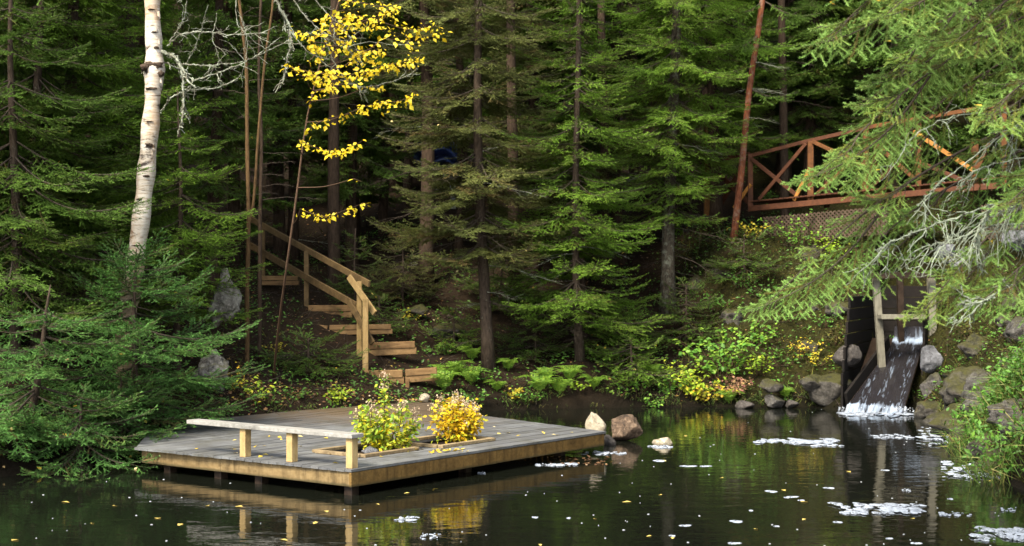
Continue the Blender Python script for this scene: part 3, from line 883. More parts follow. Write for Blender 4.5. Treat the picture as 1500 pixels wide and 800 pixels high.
def branch(L, seed, lod=1.0, kind='fir', droop=.0, density=1.0, bare=.15, width=.42, flat=True):
    """A conifer branch along +X with its twigs. Returns needle tris, tint, wood segments."""
    r = np.random.default_rng(seed)
    n = max(5, int(L / .09))
    t = np.linspace(0, 1, n)
    zc = L * (-.10 * np.sin(t * math.pi) * (1 + droop) - droop * .35 * t ** 1.6 + .07 * t ** 3)
    yc = L * .04 * np.sin(t * 3 + r.uniform(0, 6)) * t
    axis = np.stack((t * L, yc, zc), 1)
    segs, wood = [], [(axis, .003 + .0065 * L * (1 - t) ** .8)]
    up = np.array((0, 0, 1.0))
    for i in range(n - 1):
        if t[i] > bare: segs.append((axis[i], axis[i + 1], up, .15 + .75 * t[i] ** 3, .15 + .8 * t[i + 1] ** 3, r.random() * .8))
    fine = kind == 'fir'
    step_ = (.092 if fine else .078) / density
    x = bare * L * .7; side = 1
    while x < L * .985:
        tt = x / L; side = -side
        x += step_ * r.uniform(.7, 1.3) * .5
        if r.random() < .12: continue
        i = min(int(tt * (n - 1)), n - 2); f = tt * (n - 1) - i
        p = axis[i] * (1 - f) + axis[i + 1] * f
        dirx = unit(axis[i + 1] - axis[i])
        l = (width * L * min(1, (tt + .02) / .28) * (1 - tt) ** .62 + .05) * r.uniform(.65, 1.2)
        l = min(l, .95)
        ang = math.radians(r.uniform(44, 62) - 16 * tt)
        sv = np.array((-dirx[1], dirx[0], 0)) * side
        roll = r.normal(0, .20) if flat else r.normal(0, .75)
        d = dirx * math.cos(ang) + (sv * math.cos(roll) + up * math.sin(roll)) * math.sin(ang)
        dr = (.18 + .5 * droop) * l
        m = max(3, int(l / .09) + 1)
        q = np.linspace(0, 1, m)
        tw = p + d * (q * l)[:, None] + np.outer(q ** 2 * l * .22, dirx) - np.outer(q ** 1.5 * dr * (1 - .62 * q) - (.10 * l * q ** 3 if kind == 'fir' else 0), up)
        wood.append((tw, np.linspace(.0045, .002, m)))
        br = r.random()
        b0 = .05 if kind == 'fir' else .0
        tb = .15 * (r.random() < .35)
        for j in range(m - 1):
            if q[j] >= tb: segs.append((tw[j], tw[j + 1], up, b0 + .75 * q[j] ** 2, b0 + .8 * q[j + 1] ** 2, min(1, br * .8 + .2 * (br > .93) + (.55 * (q[j] < .4) * (1 - tt) * (r.random() < .5)))))
        if l > .14:
            y = .06; s2 = 1
            while y < l * .96:
                s2 = -s2; y += (.066 if fine else .060) / density * r.uniform(.7, 1.35)
                if r.random() < .15: continue
                qq = min(y / l, .98); j = min(int(qq * (m - 1)), m - 2); f = qq * (m - 1) - j
                p2 = tw[j] * (1 - f) + tw[j + 1] * f
                dx = unit(tw[j + 1] - tw[j]); sv2 = unit(np.cross(up, dx)) * s2
                l2 = (min(.30, .48 * (l - y) + .04) if fine else min(.22, .28 * (l - y) + .11)) * r.uniform(.7, 1.15)
                rl = r.normal(0, .22) if flat else r.normal(-.2, .7)
                d2 = dx * .66 + (sv2 * math.cos(rl) + up * math.sin(rl)) * .75 - up * ((.06 + .25 * droop) if fine else .22)
                e = p2 + unit(d2) * l2
                segs.append((p2, e, up, b0 + (.15 if fine else .30), .95, br * .8))
                if l2 > .17 and lod <= 1.2 and fine:
                    for s3 in (-1, 1):
                        p4 = p2 + (e - p2) * r.uniform(.35, .6)
                        segs.append((p4, p4 + unit(unit(d2) * .7 + np.cross(up, unit(d2)) * s3 * .7 - up * .12) * l2 * .45, up, .4, .95, br * .8))
    sp = (.0068 if fine else .0027) * lod
    tv, tint = needles(segs, sp, (.028 if kind == 'fir' else .029) * (1 + .35 * (lod - 1)), (.0042 if kind == 'fir' else .0021) * lod ** .9, kind, r)
    return tv.astype(np.float32), tint.astype(np.float32), wood


LIB = {}
def get_branch(L, kind, lod, droop, r, **kw):
    sizes = (.5, .9, 1.4, 2.0, 2.8)
    s = min(sizes, key=lambda q: abs(math.log(q / L)))
    key = (s, kind, lod, droop, int(r.integers(0, 3)), tuple(sorted(kw.items())))
    if key not in LIB: LIB[key] = branch(s, sum(ord(c) * (i + 1) for i, c in enumerate(str(key))), lod, kind, droop, **kw)
    return LIB[key], L / s


def rotm(yaw, pitch, roll):
    cy, sy, cp, sp, cr, sr = math.cos(yaw), math.sin(yaw), math.cos(pitch), math.sin(pitch), math.cos(roll), math.sin(roll)
    Rz = np.array(((cy, -sy, 0), (sy, cy, 0), (0, 0, 1))); Ry = np.array(((cp, 0, -sp), (0, 1, 0), (sp, 0, cp))); Rx = np.array(((1, 0, 0), (0, cr, -sr), (0, sr, cr)))
    return Rz @ Ry @ Rx


def put_branch(mb, p, yaw, pitch, L, kind, lod, droop, r, wither=0.0, wood_mat=1, roll=None, **kw):
    (tv, tint, wood), sc = get_branch(L, kind, lod, droop, r, **kw)
    Rm = rotm(yaw, pitch, r.normal(0, .12) if roll is None else roll) * sc
    q = tv.reshape(-1, 3) @ Rm.T + p
    t = tint.copy()
    t[:, 1] = np.clip(t[:, 1] * .6 + .4 * r.random(), 0, 1)
    t[:, 2] = np.clip(t[:, 2] + wither, 0, 1)
    mb.tris(q.reshape(-1, 3, 3), t, 0)
    for i, (pts, rad) in enumerate(wood):
        if i and lod > 2.0: break
        if i and lod > 1.1 and i % 2: continue
        mb.tube(pts @ Rm.T + p, rad * sc, 5 if i == 0 else 3, wood_mat, (.5, .5, .5), True, 0, False)


def dead_twigs(mb, p, yaw, L, r, mat=0, n=6, pitch=-.1):
    """a bare, forked dead branch"""
    Rm = rotm(yaw, pitch, 0)
    m = 8; t = np.linspace(0, 1, m)
    ax = np.stack((t * L, np.cumsum(r.normal(0, .03 * L, m)), -.12 * L * t ** 2 + np.cumsum(r.normal(0, .015 * L, m))), 1)
    mb.tube(ax @ Rm.T + p, np.linspace(.003 + .005 * L, .0015, m), 4, mat, (.5, .5, .5), True, 0, False)
    for k in range(n):
        i = int(r.integers(2, m - 1)); a = ax[i]
        l = L * r.uniform(.15, .45); s = r.choice((-1, 1))
        e = a + np.array((l * .7, s * l * .6, r.normal(-.1, .25) * l))
        mid = (a + e) / 2 + r.normal(0, .04 * l, 3)
        mb.tube(np.array((a, mid, e)) @ Rm.T + p, (.003, .0022, .0012), 3, mat, (.5, .5, .5), True, 0, False)


def dead_branch(p, yaw, L, r, n, mat, parent, pitch=-.1):
    mb = MB(); dead_twigs(mb, p, yaw, L, r, 0, n, pitch)
    return mb.build('dead_branch', M[mat], parent)


def trunk_mesh(pts, radii, sides=12):
    return MB().tube(pts, radii, sides, 0, (.5, .5, .5), True, .10)


def conifer(label, X, Y, h, rad, crown0, seed, mat='fir_dark', bark='bark_fir', r0=.11, kind='fir', lod=1.0, whorl=.30, per=5, droop=.15, lean=(0, 0), name='fir_tree', group=None, wither=.0,
            wither_low=.0, top_cut=None, dead=0, azim=None, density=1.0, shape=.8, z=None, lowfrac=.55, cat='tree', bare=.15, pitch0=-.24):
    r = np.random.default_rng(seed)
    z0 = Hs(X, Y) if z is None else z
    t = thing(name, label, cat, (X, Y, z0), group)
    m = 14
    q = np.linspace(0, 1, m)
    base = np.array((X, Y, z0 - .15))
    tp = base + np.stack((lean[0] * q + .02 * h * .3 * np.sin(q * 7 + seed), lean[1] * q + .02 * h * .3 * np.cos(q * 5 + seed), q * (h + .15)), 1)
    rr = r0 * (1 - q) ** .75 + .008
    rr[0] *= 1.35
    trunk_mesh(tp, rr).build('trunk', M[bark], t)
    mb = MB()
    zz = crown0 * h
    at = lambda f: np.array([np.interp(f, q, tp[:, k]) for k in range(3)])
    while zz < h * .985:
        f = zz / h
        g = (f - crown0) / (1 - crown0)
        rl = rad * (lowfrac + (1 - lowfrac) * min(1, g / .25)) * (1 - g) ** shape + .12
        out_of_frame = (z0 + zz) > CAMZ + .215 * Y
        lo = lod * (2.2 if out_of_frame else 1.0)
        k = per if not out_of_frame else max(3, per - 1)
        a0 = r.uniform(0, 6.28)
        for j in range(k):
            yaw = a0 + j * 2 * math.pi / k + r.normal(0, .25)
            if azim is not None and r.random() < azim[2] and math.cos(yaw - azim[0]) < azim[1]: continue
            Lb = rl * r.uniform(.65, 1.18)
            if Lb < .2: Lb = .2
            pitch = pitch0 + .7 * max(0, g - .45) + r.normal(0, .06)
            w = wither + wither_low * max(0, .5 - g) * 2
            put_branch(mb, at((zz + r.normal(0, .09) + .15) / (h + .15)), yaw, pitch, Lb, kind, lo, droop, r, wither=max(0, w + r.normal(0, .05)) if w else 0, density=density, bare=bare)
        zz += whorl * r.uniform(.75, 1.25) * (1 if not out_of_frame else 1.5)
    mb.build('crown', [M[mat], M['twig']], t)
    if dead:
        for k in range(dead):
            zz = r.uniform(.04, crown0 + .12) * h
            dead_branch(at(zz / h), r.uniform(0, 6.28), rad * r.uniform(.3, .8), r, 16, 'twig' if k % 4 else 'lichen_branch', t)
    return t


def leaf_tris(p, d, nrm, size, wid=.55):
    """folded pointed leaves: p base, d direction, nrm normal; 4 triangles each -> (N*4,3,3)"""
    d = unit(d); s = unit(np.cross(nrm, d)); nn = np.cross(d, s)
    L = size[:, None]; W = (size * wid / 2)[:, None]
    mid = p + d * L * .45 - nn * L * .03; tip = p + d * L - nn * L * .10
    l = p + d * L * .40 + s * W + nn * L * .05; rr = p + d * L * .40 - s * W + nn * L * .05
    return np.concatenate((np.stack((p, mid, l), 1), np.stack((l, mid, tip), 1), np.stack((p, rr, mid), 1), np.stack((rr, tip, mid), 1)), 0)


def add_leaves(mb, p, d, nrm, size, tint, mat=0, wid=.55):
    tv = leaf_tris(np.asarray(p), np.asarray(d), np.asarray(nrm), np.asarray(size), wid)
    mb.tris(tv, np.tile(tint, (4, 1)), mat)


def rock_mesh(seed, dims, sub=4, cuts=12, rough=.06, rotz=0.0):
    r = np.random.default_rng(seed)
    bm = bmesh.new(); bmesh.ops.create_icosphere(bm, subdivisions=sub, radius=1)
    v = np.array([x.co[:] for x in bm.verts]); bm.verts.index_update()
    f = np.array([[x.index for x in fc.verts] for fc in bm.faces]); bm.free()
    for k in range(cuts):
        nn = unit(r.normal(0, 1, 3)); dd = r.uniform(.55, .88)
        over = np.maximum(0, v @ nn - dd)
        v = v - np.outer(over * .92, nn)
    off = r.uniform(0, 50, 3)
    dsp = np.array([mnoise.fractal(Vector(q * 2.2 + off), 1.0, 2.0, 5) for q in v])
    v = v * (1 + rough * 1.6 * dsp)[:, None]
    v = v * np.asarray(dims) / 2
    c, s = math.cos(rotz), math.sin(rotz)
    v = v @ np.array(((c, s, 0), (-s, c, 0), (0, 0, 1)))
    return v, f


def rock(name, label, cat, c, dims, seed, mat, group=None, rotz=0.0, sub=4, rough=.06, cuts=12):
    v, f = rock_mesh(seed, dims, sub, cuts, rough, rotz)
    o = MB().add(v + np.asarray(c), f, 0, (.5, .5, .5), True).build(name, M[mat], origin=c)
    return props(o, label, cat, group)

# ------------------------------------------------------------------ conifers one can tell apart
def at_px(px, Y): return (px - 750) / FPX * Y


def fir(label, px, Y, **kw): return conifer(label, at_px(px, Y), Y, **kw)


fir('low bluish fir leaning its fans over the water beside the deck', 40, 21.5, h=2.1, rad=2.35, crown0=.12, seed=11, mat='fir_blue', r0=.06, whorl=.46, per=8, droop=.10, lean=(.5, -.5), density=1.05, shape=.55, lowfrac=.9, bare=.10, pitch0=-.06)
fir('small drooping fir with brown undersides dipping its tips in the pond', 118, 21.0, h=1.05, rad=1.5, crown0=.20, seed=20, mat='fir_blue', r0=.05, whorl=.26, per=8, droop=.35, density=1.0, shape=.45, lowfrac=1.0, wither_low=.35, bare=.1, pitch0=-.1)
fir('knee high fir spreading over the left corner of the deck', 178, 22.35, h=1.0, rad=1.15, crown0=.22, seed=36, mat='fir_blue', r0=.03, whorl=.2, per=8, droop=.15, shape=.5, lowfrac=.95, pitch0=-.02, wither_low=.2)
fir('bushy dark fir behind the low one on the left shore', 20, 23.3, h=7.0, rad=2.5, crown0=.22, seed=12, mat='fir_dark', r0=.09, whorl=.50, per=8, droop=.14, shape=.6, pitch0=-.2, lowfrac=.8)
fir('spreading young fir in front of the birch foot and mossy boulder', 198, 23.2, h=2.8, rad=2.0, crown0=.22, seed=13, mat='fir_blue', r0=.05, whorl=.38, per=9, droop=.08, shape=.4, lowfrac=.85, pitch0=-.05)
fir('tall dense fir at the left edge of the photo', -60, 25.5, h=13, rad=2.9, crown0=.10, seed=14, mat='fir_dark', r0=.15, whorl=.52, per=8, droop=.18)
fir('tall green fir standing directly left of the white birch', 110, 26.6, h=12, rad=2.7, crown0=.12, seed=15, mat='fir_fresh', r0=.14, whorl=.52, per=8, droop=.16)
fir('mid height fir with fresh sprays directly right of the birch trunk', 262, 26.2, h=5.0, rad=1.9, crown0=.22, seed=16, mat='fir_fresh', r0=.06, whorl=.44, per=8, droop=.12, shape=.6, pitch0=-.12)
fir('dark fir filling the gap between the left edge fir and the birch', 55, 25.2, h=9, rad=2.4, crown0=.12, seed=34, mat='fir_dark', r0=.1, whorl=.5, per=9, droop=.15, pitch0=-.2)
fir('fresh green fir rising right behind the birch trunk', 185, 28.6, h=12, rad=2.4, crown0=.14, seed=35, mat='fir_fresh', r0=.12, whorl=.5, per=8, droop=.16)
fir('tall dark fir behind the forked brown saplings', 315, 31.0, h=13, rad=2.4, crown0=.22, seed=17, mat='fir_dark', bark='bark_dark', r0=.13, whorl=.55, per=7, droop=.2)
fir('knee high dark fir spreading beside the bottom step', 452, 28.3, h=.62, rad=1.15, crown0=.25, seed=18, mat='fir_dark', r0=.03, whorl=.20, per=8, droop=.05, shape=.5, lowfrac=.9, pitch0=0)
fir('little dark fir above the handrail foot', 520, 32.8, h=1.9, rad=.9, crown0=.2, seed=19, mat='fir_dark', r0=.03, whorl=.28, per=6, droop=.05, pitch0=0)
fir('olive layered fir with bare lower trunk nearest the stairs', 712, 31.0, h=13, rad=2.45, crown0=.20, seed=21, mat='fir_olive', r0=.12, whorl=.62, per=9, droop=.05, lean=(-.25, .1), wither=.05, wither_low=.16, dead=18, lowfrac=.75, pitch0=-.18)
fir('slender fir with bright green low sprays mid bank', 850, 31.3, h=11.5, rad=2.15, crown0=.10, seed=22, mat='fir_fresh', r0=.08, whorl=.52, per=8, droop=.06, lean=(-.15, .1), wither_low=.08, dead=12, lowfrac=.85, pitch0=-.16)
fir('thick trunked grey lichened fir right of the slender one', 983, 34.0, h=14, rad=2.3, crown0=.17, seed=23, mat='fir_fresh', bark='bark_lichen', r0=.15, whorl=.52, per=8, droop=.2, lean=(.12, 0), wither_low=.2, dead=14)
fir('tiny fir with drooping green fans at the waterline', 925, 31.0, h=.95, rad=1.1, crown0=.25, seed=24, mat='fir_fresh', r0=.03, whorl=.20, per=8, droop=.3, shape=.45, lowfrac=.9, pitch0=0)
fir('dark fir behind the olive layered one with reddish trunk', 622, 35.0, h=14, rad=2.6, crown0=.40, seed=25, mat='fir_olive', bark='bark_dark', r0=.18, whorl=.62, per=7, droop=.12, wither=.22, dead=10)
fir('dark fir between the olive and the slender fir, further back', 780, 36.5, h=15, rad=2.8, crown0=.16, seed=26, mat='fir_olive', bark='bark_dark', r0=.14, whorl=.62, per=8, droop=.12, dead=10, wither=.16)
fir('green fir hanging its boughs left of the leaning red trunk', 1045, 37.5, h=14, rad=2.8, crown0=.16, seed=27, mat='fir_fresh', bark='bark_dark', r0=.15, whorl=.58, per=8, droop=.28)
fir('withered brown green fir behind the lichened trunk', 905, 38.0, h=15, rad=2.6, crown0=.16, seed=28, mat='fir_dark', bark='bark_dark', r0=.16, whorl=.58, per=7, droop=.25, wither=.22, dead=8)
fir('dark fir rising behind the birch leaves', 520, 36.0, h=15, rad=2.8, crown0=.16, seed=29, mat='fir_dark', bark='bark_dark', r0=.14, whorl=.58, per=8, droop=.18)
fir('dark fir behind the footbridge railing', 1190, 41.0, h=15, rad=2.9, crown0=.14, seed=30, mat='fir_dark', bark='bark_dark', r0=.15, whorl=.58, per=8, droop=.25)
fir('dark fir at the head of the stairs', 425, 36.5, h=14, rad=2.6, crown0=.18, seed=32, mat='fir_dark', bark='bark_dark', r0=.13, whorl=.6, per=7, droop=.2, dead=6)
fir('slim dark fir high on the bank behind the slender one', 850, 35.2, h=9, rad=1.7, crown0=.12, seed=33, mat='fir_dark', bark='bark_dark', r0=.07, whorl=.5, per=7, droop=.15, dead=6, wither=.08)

for k, (px, Y, hh, rr, m_, lab) in enumerate(((785, 32.0, 1.1, 1.0, 'fir_dark', 'low shade fir on the bank between the olive and the slender fir'), (1005, 32.8, 1.3, 1.0, 'fir_dark', 'low shade fir right of the lichened trunk foot'), (590, 34.0, 1.5, 1.0, 'fir_olive', 'low olive fir high on the bank above the stone outcrop'), (665, 31.9, .8, .8, 'fir_fresh', 'tiny fresh fir left of the olive fir foot'),
                                            (905, 32.4, 1.2, 1.1, 'fir_fresh', 'low fresh fir on the bank behind the tiny waterline fir'), (1090, 33.6, 1.0, 1.0, 'fir_dark', 'low dark fir on the mossy bank'), (555, 31.9, .8, .7, 'fir_dark', 'tiny dark fir at the end of the third step'), (735, 34.5, 1.6, 1.2, 'fir_dark', 'low dark fir behind the olive fir trunk'))):
    fir(lab, px, Y, h=hh, rad=rr, crown0=.2, seed=140 + k, mat=m_, r0=.025, whorl=.22, per=8, droop=.1, shape=.5, lowfrac=.9, pitch0=-.03, wither_low=.15)
# leaning red trunk
t = thing('pine_tree', 'thin leaning pine with rust red bark in front of the footbridge', 'tree', P(1076, 350, 34.6))
pts = smoothpath([P(1074, 356, 34.6), P(1086, 250, 34.6), P(1098, 130, 34.65), P(1117, 0, 34.8), P(1140, -220, 35.0), P(1150, -330, 35.0)], 16)
trunk_mesh(pts, np.linspace(.088, .05, 16), 12).build('trunk', M['bark_red'], t)
mb = MB(); r = np.random.default_rng(31)
for k in range(22):
    f = .45 + .55 * k / 22
    p = pts[int(f * 15)]
    put_branch(mb, p, r.uniform(0, 6.28), r.normal(-.1, .1), r.uniform(.7, 1.5), 'fir', 1.3, .25, r)
mb.build('crown', [M['fir_dark'], M['twig']], t)
for k in range(8): dead_branch(pts[int(r.uniform(5, 11))], r.uniform(0, 6.28), r.uniform(.5, 1.2), r, 6, 'lichen_branch', t)

# ------------------------------------------------------------------ the deep forest behind: a few kinds, copied
protos = []
for i, (mat, w) in enumerate((('fir_dark', 0), ('fir_dark', .05), ('fir_olive', .10), ('fir_fresh', 0))):
    protos.append(conifer('dark fir standing deep in the forest behind the pond', -60 - 6 * i, 62 + i, 15 + i, 2.7, .10 if i != 2 else .2, 60 + i, mat=mat, bark='bark_dark', r0=.17, lod=2.0, whorl=.60, per=7, droop=.2,
                  group='dark firs deep in the forest', wither=w))
r = np.random.default_rng(5)
spots = []
tries = 0
while len(spots) < 72 and tries < 6000:
    tries += 1
    Y = r.uniform(37.5, 66); px = r.uniform(-260, 1760); X = at_px(px, Y)
    if Hs(X, Y) < .5: continue
    if any((X - a) ** 2 + (Y - b) ** 2 < 2.1 ** 2 for a, b in spots): continue
    if 880 < px < 1560 and Y < 39.5: continue
    if 590 < px < 700 and Y < 44: continue
    spots.append((X, Y))
extra = [(at_px(1290, 46), 46), (at_px(1340, 52), 52), (at_px(1250, 56), 56), (-11.5, 28.5), (-10.2, 31.0), (-8.3, 33.5), (-9.9, 35.5), (-6.6, 35.2), (12.2, 37.0), (14.0, 31.0), (11.4, 34.5), (10.2, 40.0), (12.4, 25.5), (14.5, 21.0), (-12.5, 23.5), (-15, 20.0)]
for i, (X, Y) in enumerate(extra + spots):
    s = r.uniform(.8, 1.15)
    src = protos[int(r.integers(0, 4))]
    if i < 4:
        c = protos[i]; c.location = (X, Y, Hs(X, Y) - .1); c.rotation_euler = (0, 0, r.uniform(0, 6.28))
    else:
        copy_tree(src, (X, Y, Hs(X, Y) - .1), r.uniform(0, 6.28), None, (s, s, s * r.uniform(.95, 1.15)))
# bare dark trunks glimpsed between the layers
tr = []
for k in range(3):
    o = thing('bare_trunk', 'bare dark trunk glimpsed between the firs behind the bank', 'tree', (0, 0, 0), 'bare dark trunks between the firs')
    pts = smoothpath([(0, 0, -.3), (.08 * k, .05, 3), (-.05, .1, 7), (.15, .1, 13)], 12)
    trunk_mesh(pts, np.linspace(.16 - .02 * k, .07, 12), 10).build('trunk', M['bark_dark'], o)
    for q in range(9): dead_branch(pts[int(r.uniform(2, 11))], r.uniform(0, 6.28), r.uniform(.6, 1.5), r, 7, 'twig', o)
    tr.append(o)
for i, (px, Y) in enumerate(((262, 33.5), (560, 39.0), (670, 38.0), (755, 34.5), (880, 36.5), (1150, 38.5), (410, 36.5), (596, 42), (700, 44), (930, 43), (820, 42), (1010, 40.5), (490, 34.2))):
    X = at_px(px, Y); z = Hs(X, Y)
    if i < 3: tr[i].location = (X, Y, z)
    else: copy_tree(tr[i % 3], (X, Y, z), r.uniform(0, 6.28))

# glimpses of a blue tarp and a grey shed corner through the trees
n = N('blue_tarp'); n.set(n.mix(n.noise(n.coord(), 4, 5, .6), (0.012, 0.025, 0.10), (0.05, 0.09, 0.27)), .4, .5); M['tarp'] = n.m
mb = MB()
c0 = P(632, 226, 44); nn = 14
pts = [(c0[0] + (i / nn - .5) * 1.5, c0[1] + .25 * math.sin(i * .9 + j), c0[2] + (j / nn - .5) * .7 + .12 * math.sin(i * .7)) for j in range(nn + 1) for i in range(nn + 1)]
idx = np.arange((nn + 1) ** 2).reshape(nn + 1, nn + 1)
q4 = np.stack((idx[:-1, :-1], idx[:-1, 1:], idx[1:, 1:], idx[1:, :-1]), -1).reshape(-1, 4)
mb.add(pts, q4, 0, (.5, .5, .5), True)
b2 = [(x, y + .03, z) for x, y, z in pts]; mb.add(b2, q4[:, ::-1], 0, (.5, .5, .5), True)
props(mb.build('blue_tarp', M['tarp'], origin=c0), 'crumpled blue tarp half hidden far back among the firs', 'tarp')
n = N('grey_frame_paint'); n.set(n.mix(n.noise(n.coord(), 9, 6, .7), (0.14, 0.16, 0.17), (0.32, 0.36, 0.38)), .7, .3); M['greyp'] = n.m
fr = thing('garden_trellis', 'small pale grey wooden frame glimpsed behind the olive fir', 'frame', P(668, 305, 41.5))
MB().beam(P(650, 258, 41.5), P(687, 256, 41.5), .08, .12).build('top_rail', M['greyp'], fr)
MB().beam(P(662, 256, 41.5), P(664, 306, 41.5), .14, .12, 0, None, (0, 1, 0)).build('post', M['greyp'], fr)
MB().beam(P(682, 262, 41.55), P(670, 300, 41.55), .06, .08, 0, None, (0, 1, 0)).build('brace', M['greyp'], fr)

# ------------------------------------------------------------------ white birch
n = N('birch_bark'); v = n.coord((1, 1, 1))
band = n.noise(n.coord((2.2, 2.2, 16)), 2.0, 7, .7, .3)
c = n.ramp(band, ((0.30, (0.14, 0.10, 0.07)), (0.42, (0.42, 0.36, 0.28)), (0.6, (0.56, 0.52, 0.46))))
c = n.mix(n.ramp(n.noise(n.coord((1.6, 1.6, 3.2)), 1.4, 7, .68, .6), ((0.545, 0.0), (0.62, 1.0))), c, (0.035, 0.025, 0.02))
c = n.mix(n.ramp(n.noise(n.coord((1, 1, .8)), 1.6, 6, .65), ((0.48, 0.0), (0.62, 0.7))), c, (0.36, 0.215, 0.105))
sx = n.node("ShaderNodeSeparateXYZ"); n.link(n.coord(), sx.inputs[0])
c = n.mix(n.ramp(n.math('ADD', n.math('MULTIPLY', sx.outputs[2], .25), n.math('MULTIPLY', n.noise(v, 2, 5, .6), .35)), ((0.50, 0.85), (0.80, 0.0))), c, n.mix(band, (0.15, 0.09, 0.038), (0.38, 0.26, 0.12)))
n.set(c, .7, .3); n.bump(band, .35, .02)
M['birch'] = n.m
by = 24.2
bz = Hs(at_px(188, by), by)
birch = thing('birch_tree', 'white barked birch with dark scars leaning over the left shore', 'tree', (at_px(184, by), by, bz))
ctrl = [(at_px(180, by), by, bz - .2), P(186, 470, by), P(196, 400, by), P(209, 300, by), P(219, 200, by), P(226, 100, by), P(223, 0, by), P(226, -150, by), P(240, -330, by)]
bp = smoothpath(ctrl, 70)
brad = np.linspace(.155, .115, 70)
r = np.random.default_rng(41)
brad = brad + .05 * np.exp(-((bp[:, 2] - P(0, 97, by)[2]) / .16) ** 2) + .012 * np.sin(np.arange(70) * 1.1)
MB().tube(bp, brad, 16, 0, (.5, .5, .5), True, .10).build('trunk', M['birch'], birch)
for (px, py, s) in ((236, 45, 1), (240, 60, 1), (230, 222, 1), (207, 98, -1), (243, 117, 1), (232, 214, 1), (212, 105, -1), (240, 20, 1), (205, 100, -1)):
    mb = MB(); a = P(px - 6 * s, py, by - .1); w = .07; q = []; a = P(px - 9 * s, py, by - .06)
    for i in range(6):
        th = i / 5 * 2.2
        q += [a + np.array((s * .05 * math.sin(th), -.03 - .03 * (1 - math.cos(th)), .03)), a + np.array((s * .06 * math.sin(th), -.03 - .03 * (1 - math.cos(th)), -.04 - .012 * i))]
    mb.add(q, [(2 * i, 2 * i + 1, 2 * i + 3, 2 * i + 2) for i in range(5)], 0, (.5, .5, .5), True)
    mb.build('bark_curl', M['birch'], birch)
M['scar'] = bark_mat('birch_scar', (0.018, 0.013, 0.01), (0.10, 0.07, 0.05), scale=10)
for (px, py, wd, hg) in ((217, 212, .15, .06), (214, 258, .12, .04), (224, 95, .30, .12), (212, 98, .14, .10), (236, 108, .10, .10), (226, 47, .12, .04), (222, 130, .18, .05), (205, 292, .10, .04), (219, 178, .12, .02), (199, 360, .14, .03), (222, 14, .1, .03), (229, 70, .07, .05)):
    i = int(np.argmin(abs(bp[:, 2] - P(px, py, by)[2])))
    v, f = rock_mesh(int(px * 7 + py), (wd, .10, hg), 3, 4, .25)
    c = P(px, py, by - brad[i] + .025)
    MB().add(v + c, f, 0, (.5, .5, .5), True).build('bark_scar', M['scar'], birch)


def knobbly(mb, ctrl, r0, r1, r, n=None, mat=0, wob=.6):
    L = np.linalg.norm(np.diff(np.asarray(ctrl), axis=0), axis=1).sum()
    n = n or max(6, int(L / .05))
    p = smoothpath(ctrl, n); p = p + r.normal(0, .006, p.shape)
    rad = np.linspace(r0, r1, n) * (1 + .5 * (r.random(n) - .5))
    mb.tube(p, rad, 5, mat, (.5, .5, .5), True, wob, False)
    return p


def lichen_branch(mb, ctrl, r0, r, forks=10, mat=0, hang=.0, tuft=1.0):
    p = knobbly(mb, ctrl, r0, r0 * .45, r, mat=mat)
    L = np.linalg.norm(np.diff(p, axis=0), axis=1).sum()
    for k in range(forks):
        i = int(r.integers(1, len(p) - 1)); d = unit(p[min(i + 1, len(p) - 1)] - p[i - 1])
        l = r.uniform(.10, .32) * L ** .6
        o = unit(d * .7 + r.normal(0, .55, 3) + np.array((0, 0, -hang)))
        e = p[i] + o * l
        knobbly(mb, [p[i], (p[i] + e) / 2 + r.normal(0, .05 * l, 3), e + np.array((0, 0, -hang * .15 * l))], r0 * .6, r0 * .25, r, mat=mat)
        for s in range(2):
            f = r.uniform(.3, .9); a = p[i] + (e - p[i]) * f
            b = a + unit(o * .5 + r.normal(0, .6, 3) + np.array((0, 0, -hang))) * l * .45
            knobbly(mb, [a, (a + b) / 2 + r.normal(0, .02, 3), b], r0 * .4, r0 * .15, r, 6, mat)
    m = int(140 * L * tuft)                      # crusty lichen tufts
    i = r.integers(0, len(p), m)
    c = p[i] + r.normal(0, r0 * .9, (m, 3))
    o = unit(r.normal(0, 1, (m, 3, 3))) * (r0 * r.uniform(.5, 1.5, (m, 1, 1)))
    mb.tris(c[:, None] + o, r.random((m, 3)), mat)


for j, (px_ctrl, r0, fk, hg) in enumerate((([(238, 76), (258, 86), (267, 110), (269, 150), (266, 183)], .028, 9, .4),
                            ([(236, 162), (252, 143), (275, 133), (320, 128), (352, 112)], .014, 6, 0),
                            ([(270, 122), (310, 110), (345, 97), (385, 78), (425, 58)], .013, 10, .1),
                            ([(246, 66), (268, 50), (300, 47), (340, 51), (392, 48)], .012, 9, 0),
                            ([(248, 62), (262, 42), (272, 18), (274, -20)], .012, 5, 0),
                            ([(268, 94), (300, 96), (356, 91)], .012, 5, .1),
                            ([(272, 95), (286, 70), (296, 40), (304, 8)], .008, 6, 0),
                            ([(345, -20), (347, 30), (362, 55), (358, 100)], .007, 8, .3),
                            ([(318, 20), (312, 60), (328, 80), (300, 110)], .006, 6, .3))):
    mb = MB(); cc = [P(x, y, by - .05 - .12 * i) for i, (x, y) in enumerate(px_ctrl)]
    lichen_branch(mb, cc, r0, r, fk, hang=hg)
    mb.build('dead_branch', M['lichen_branch'], birch)
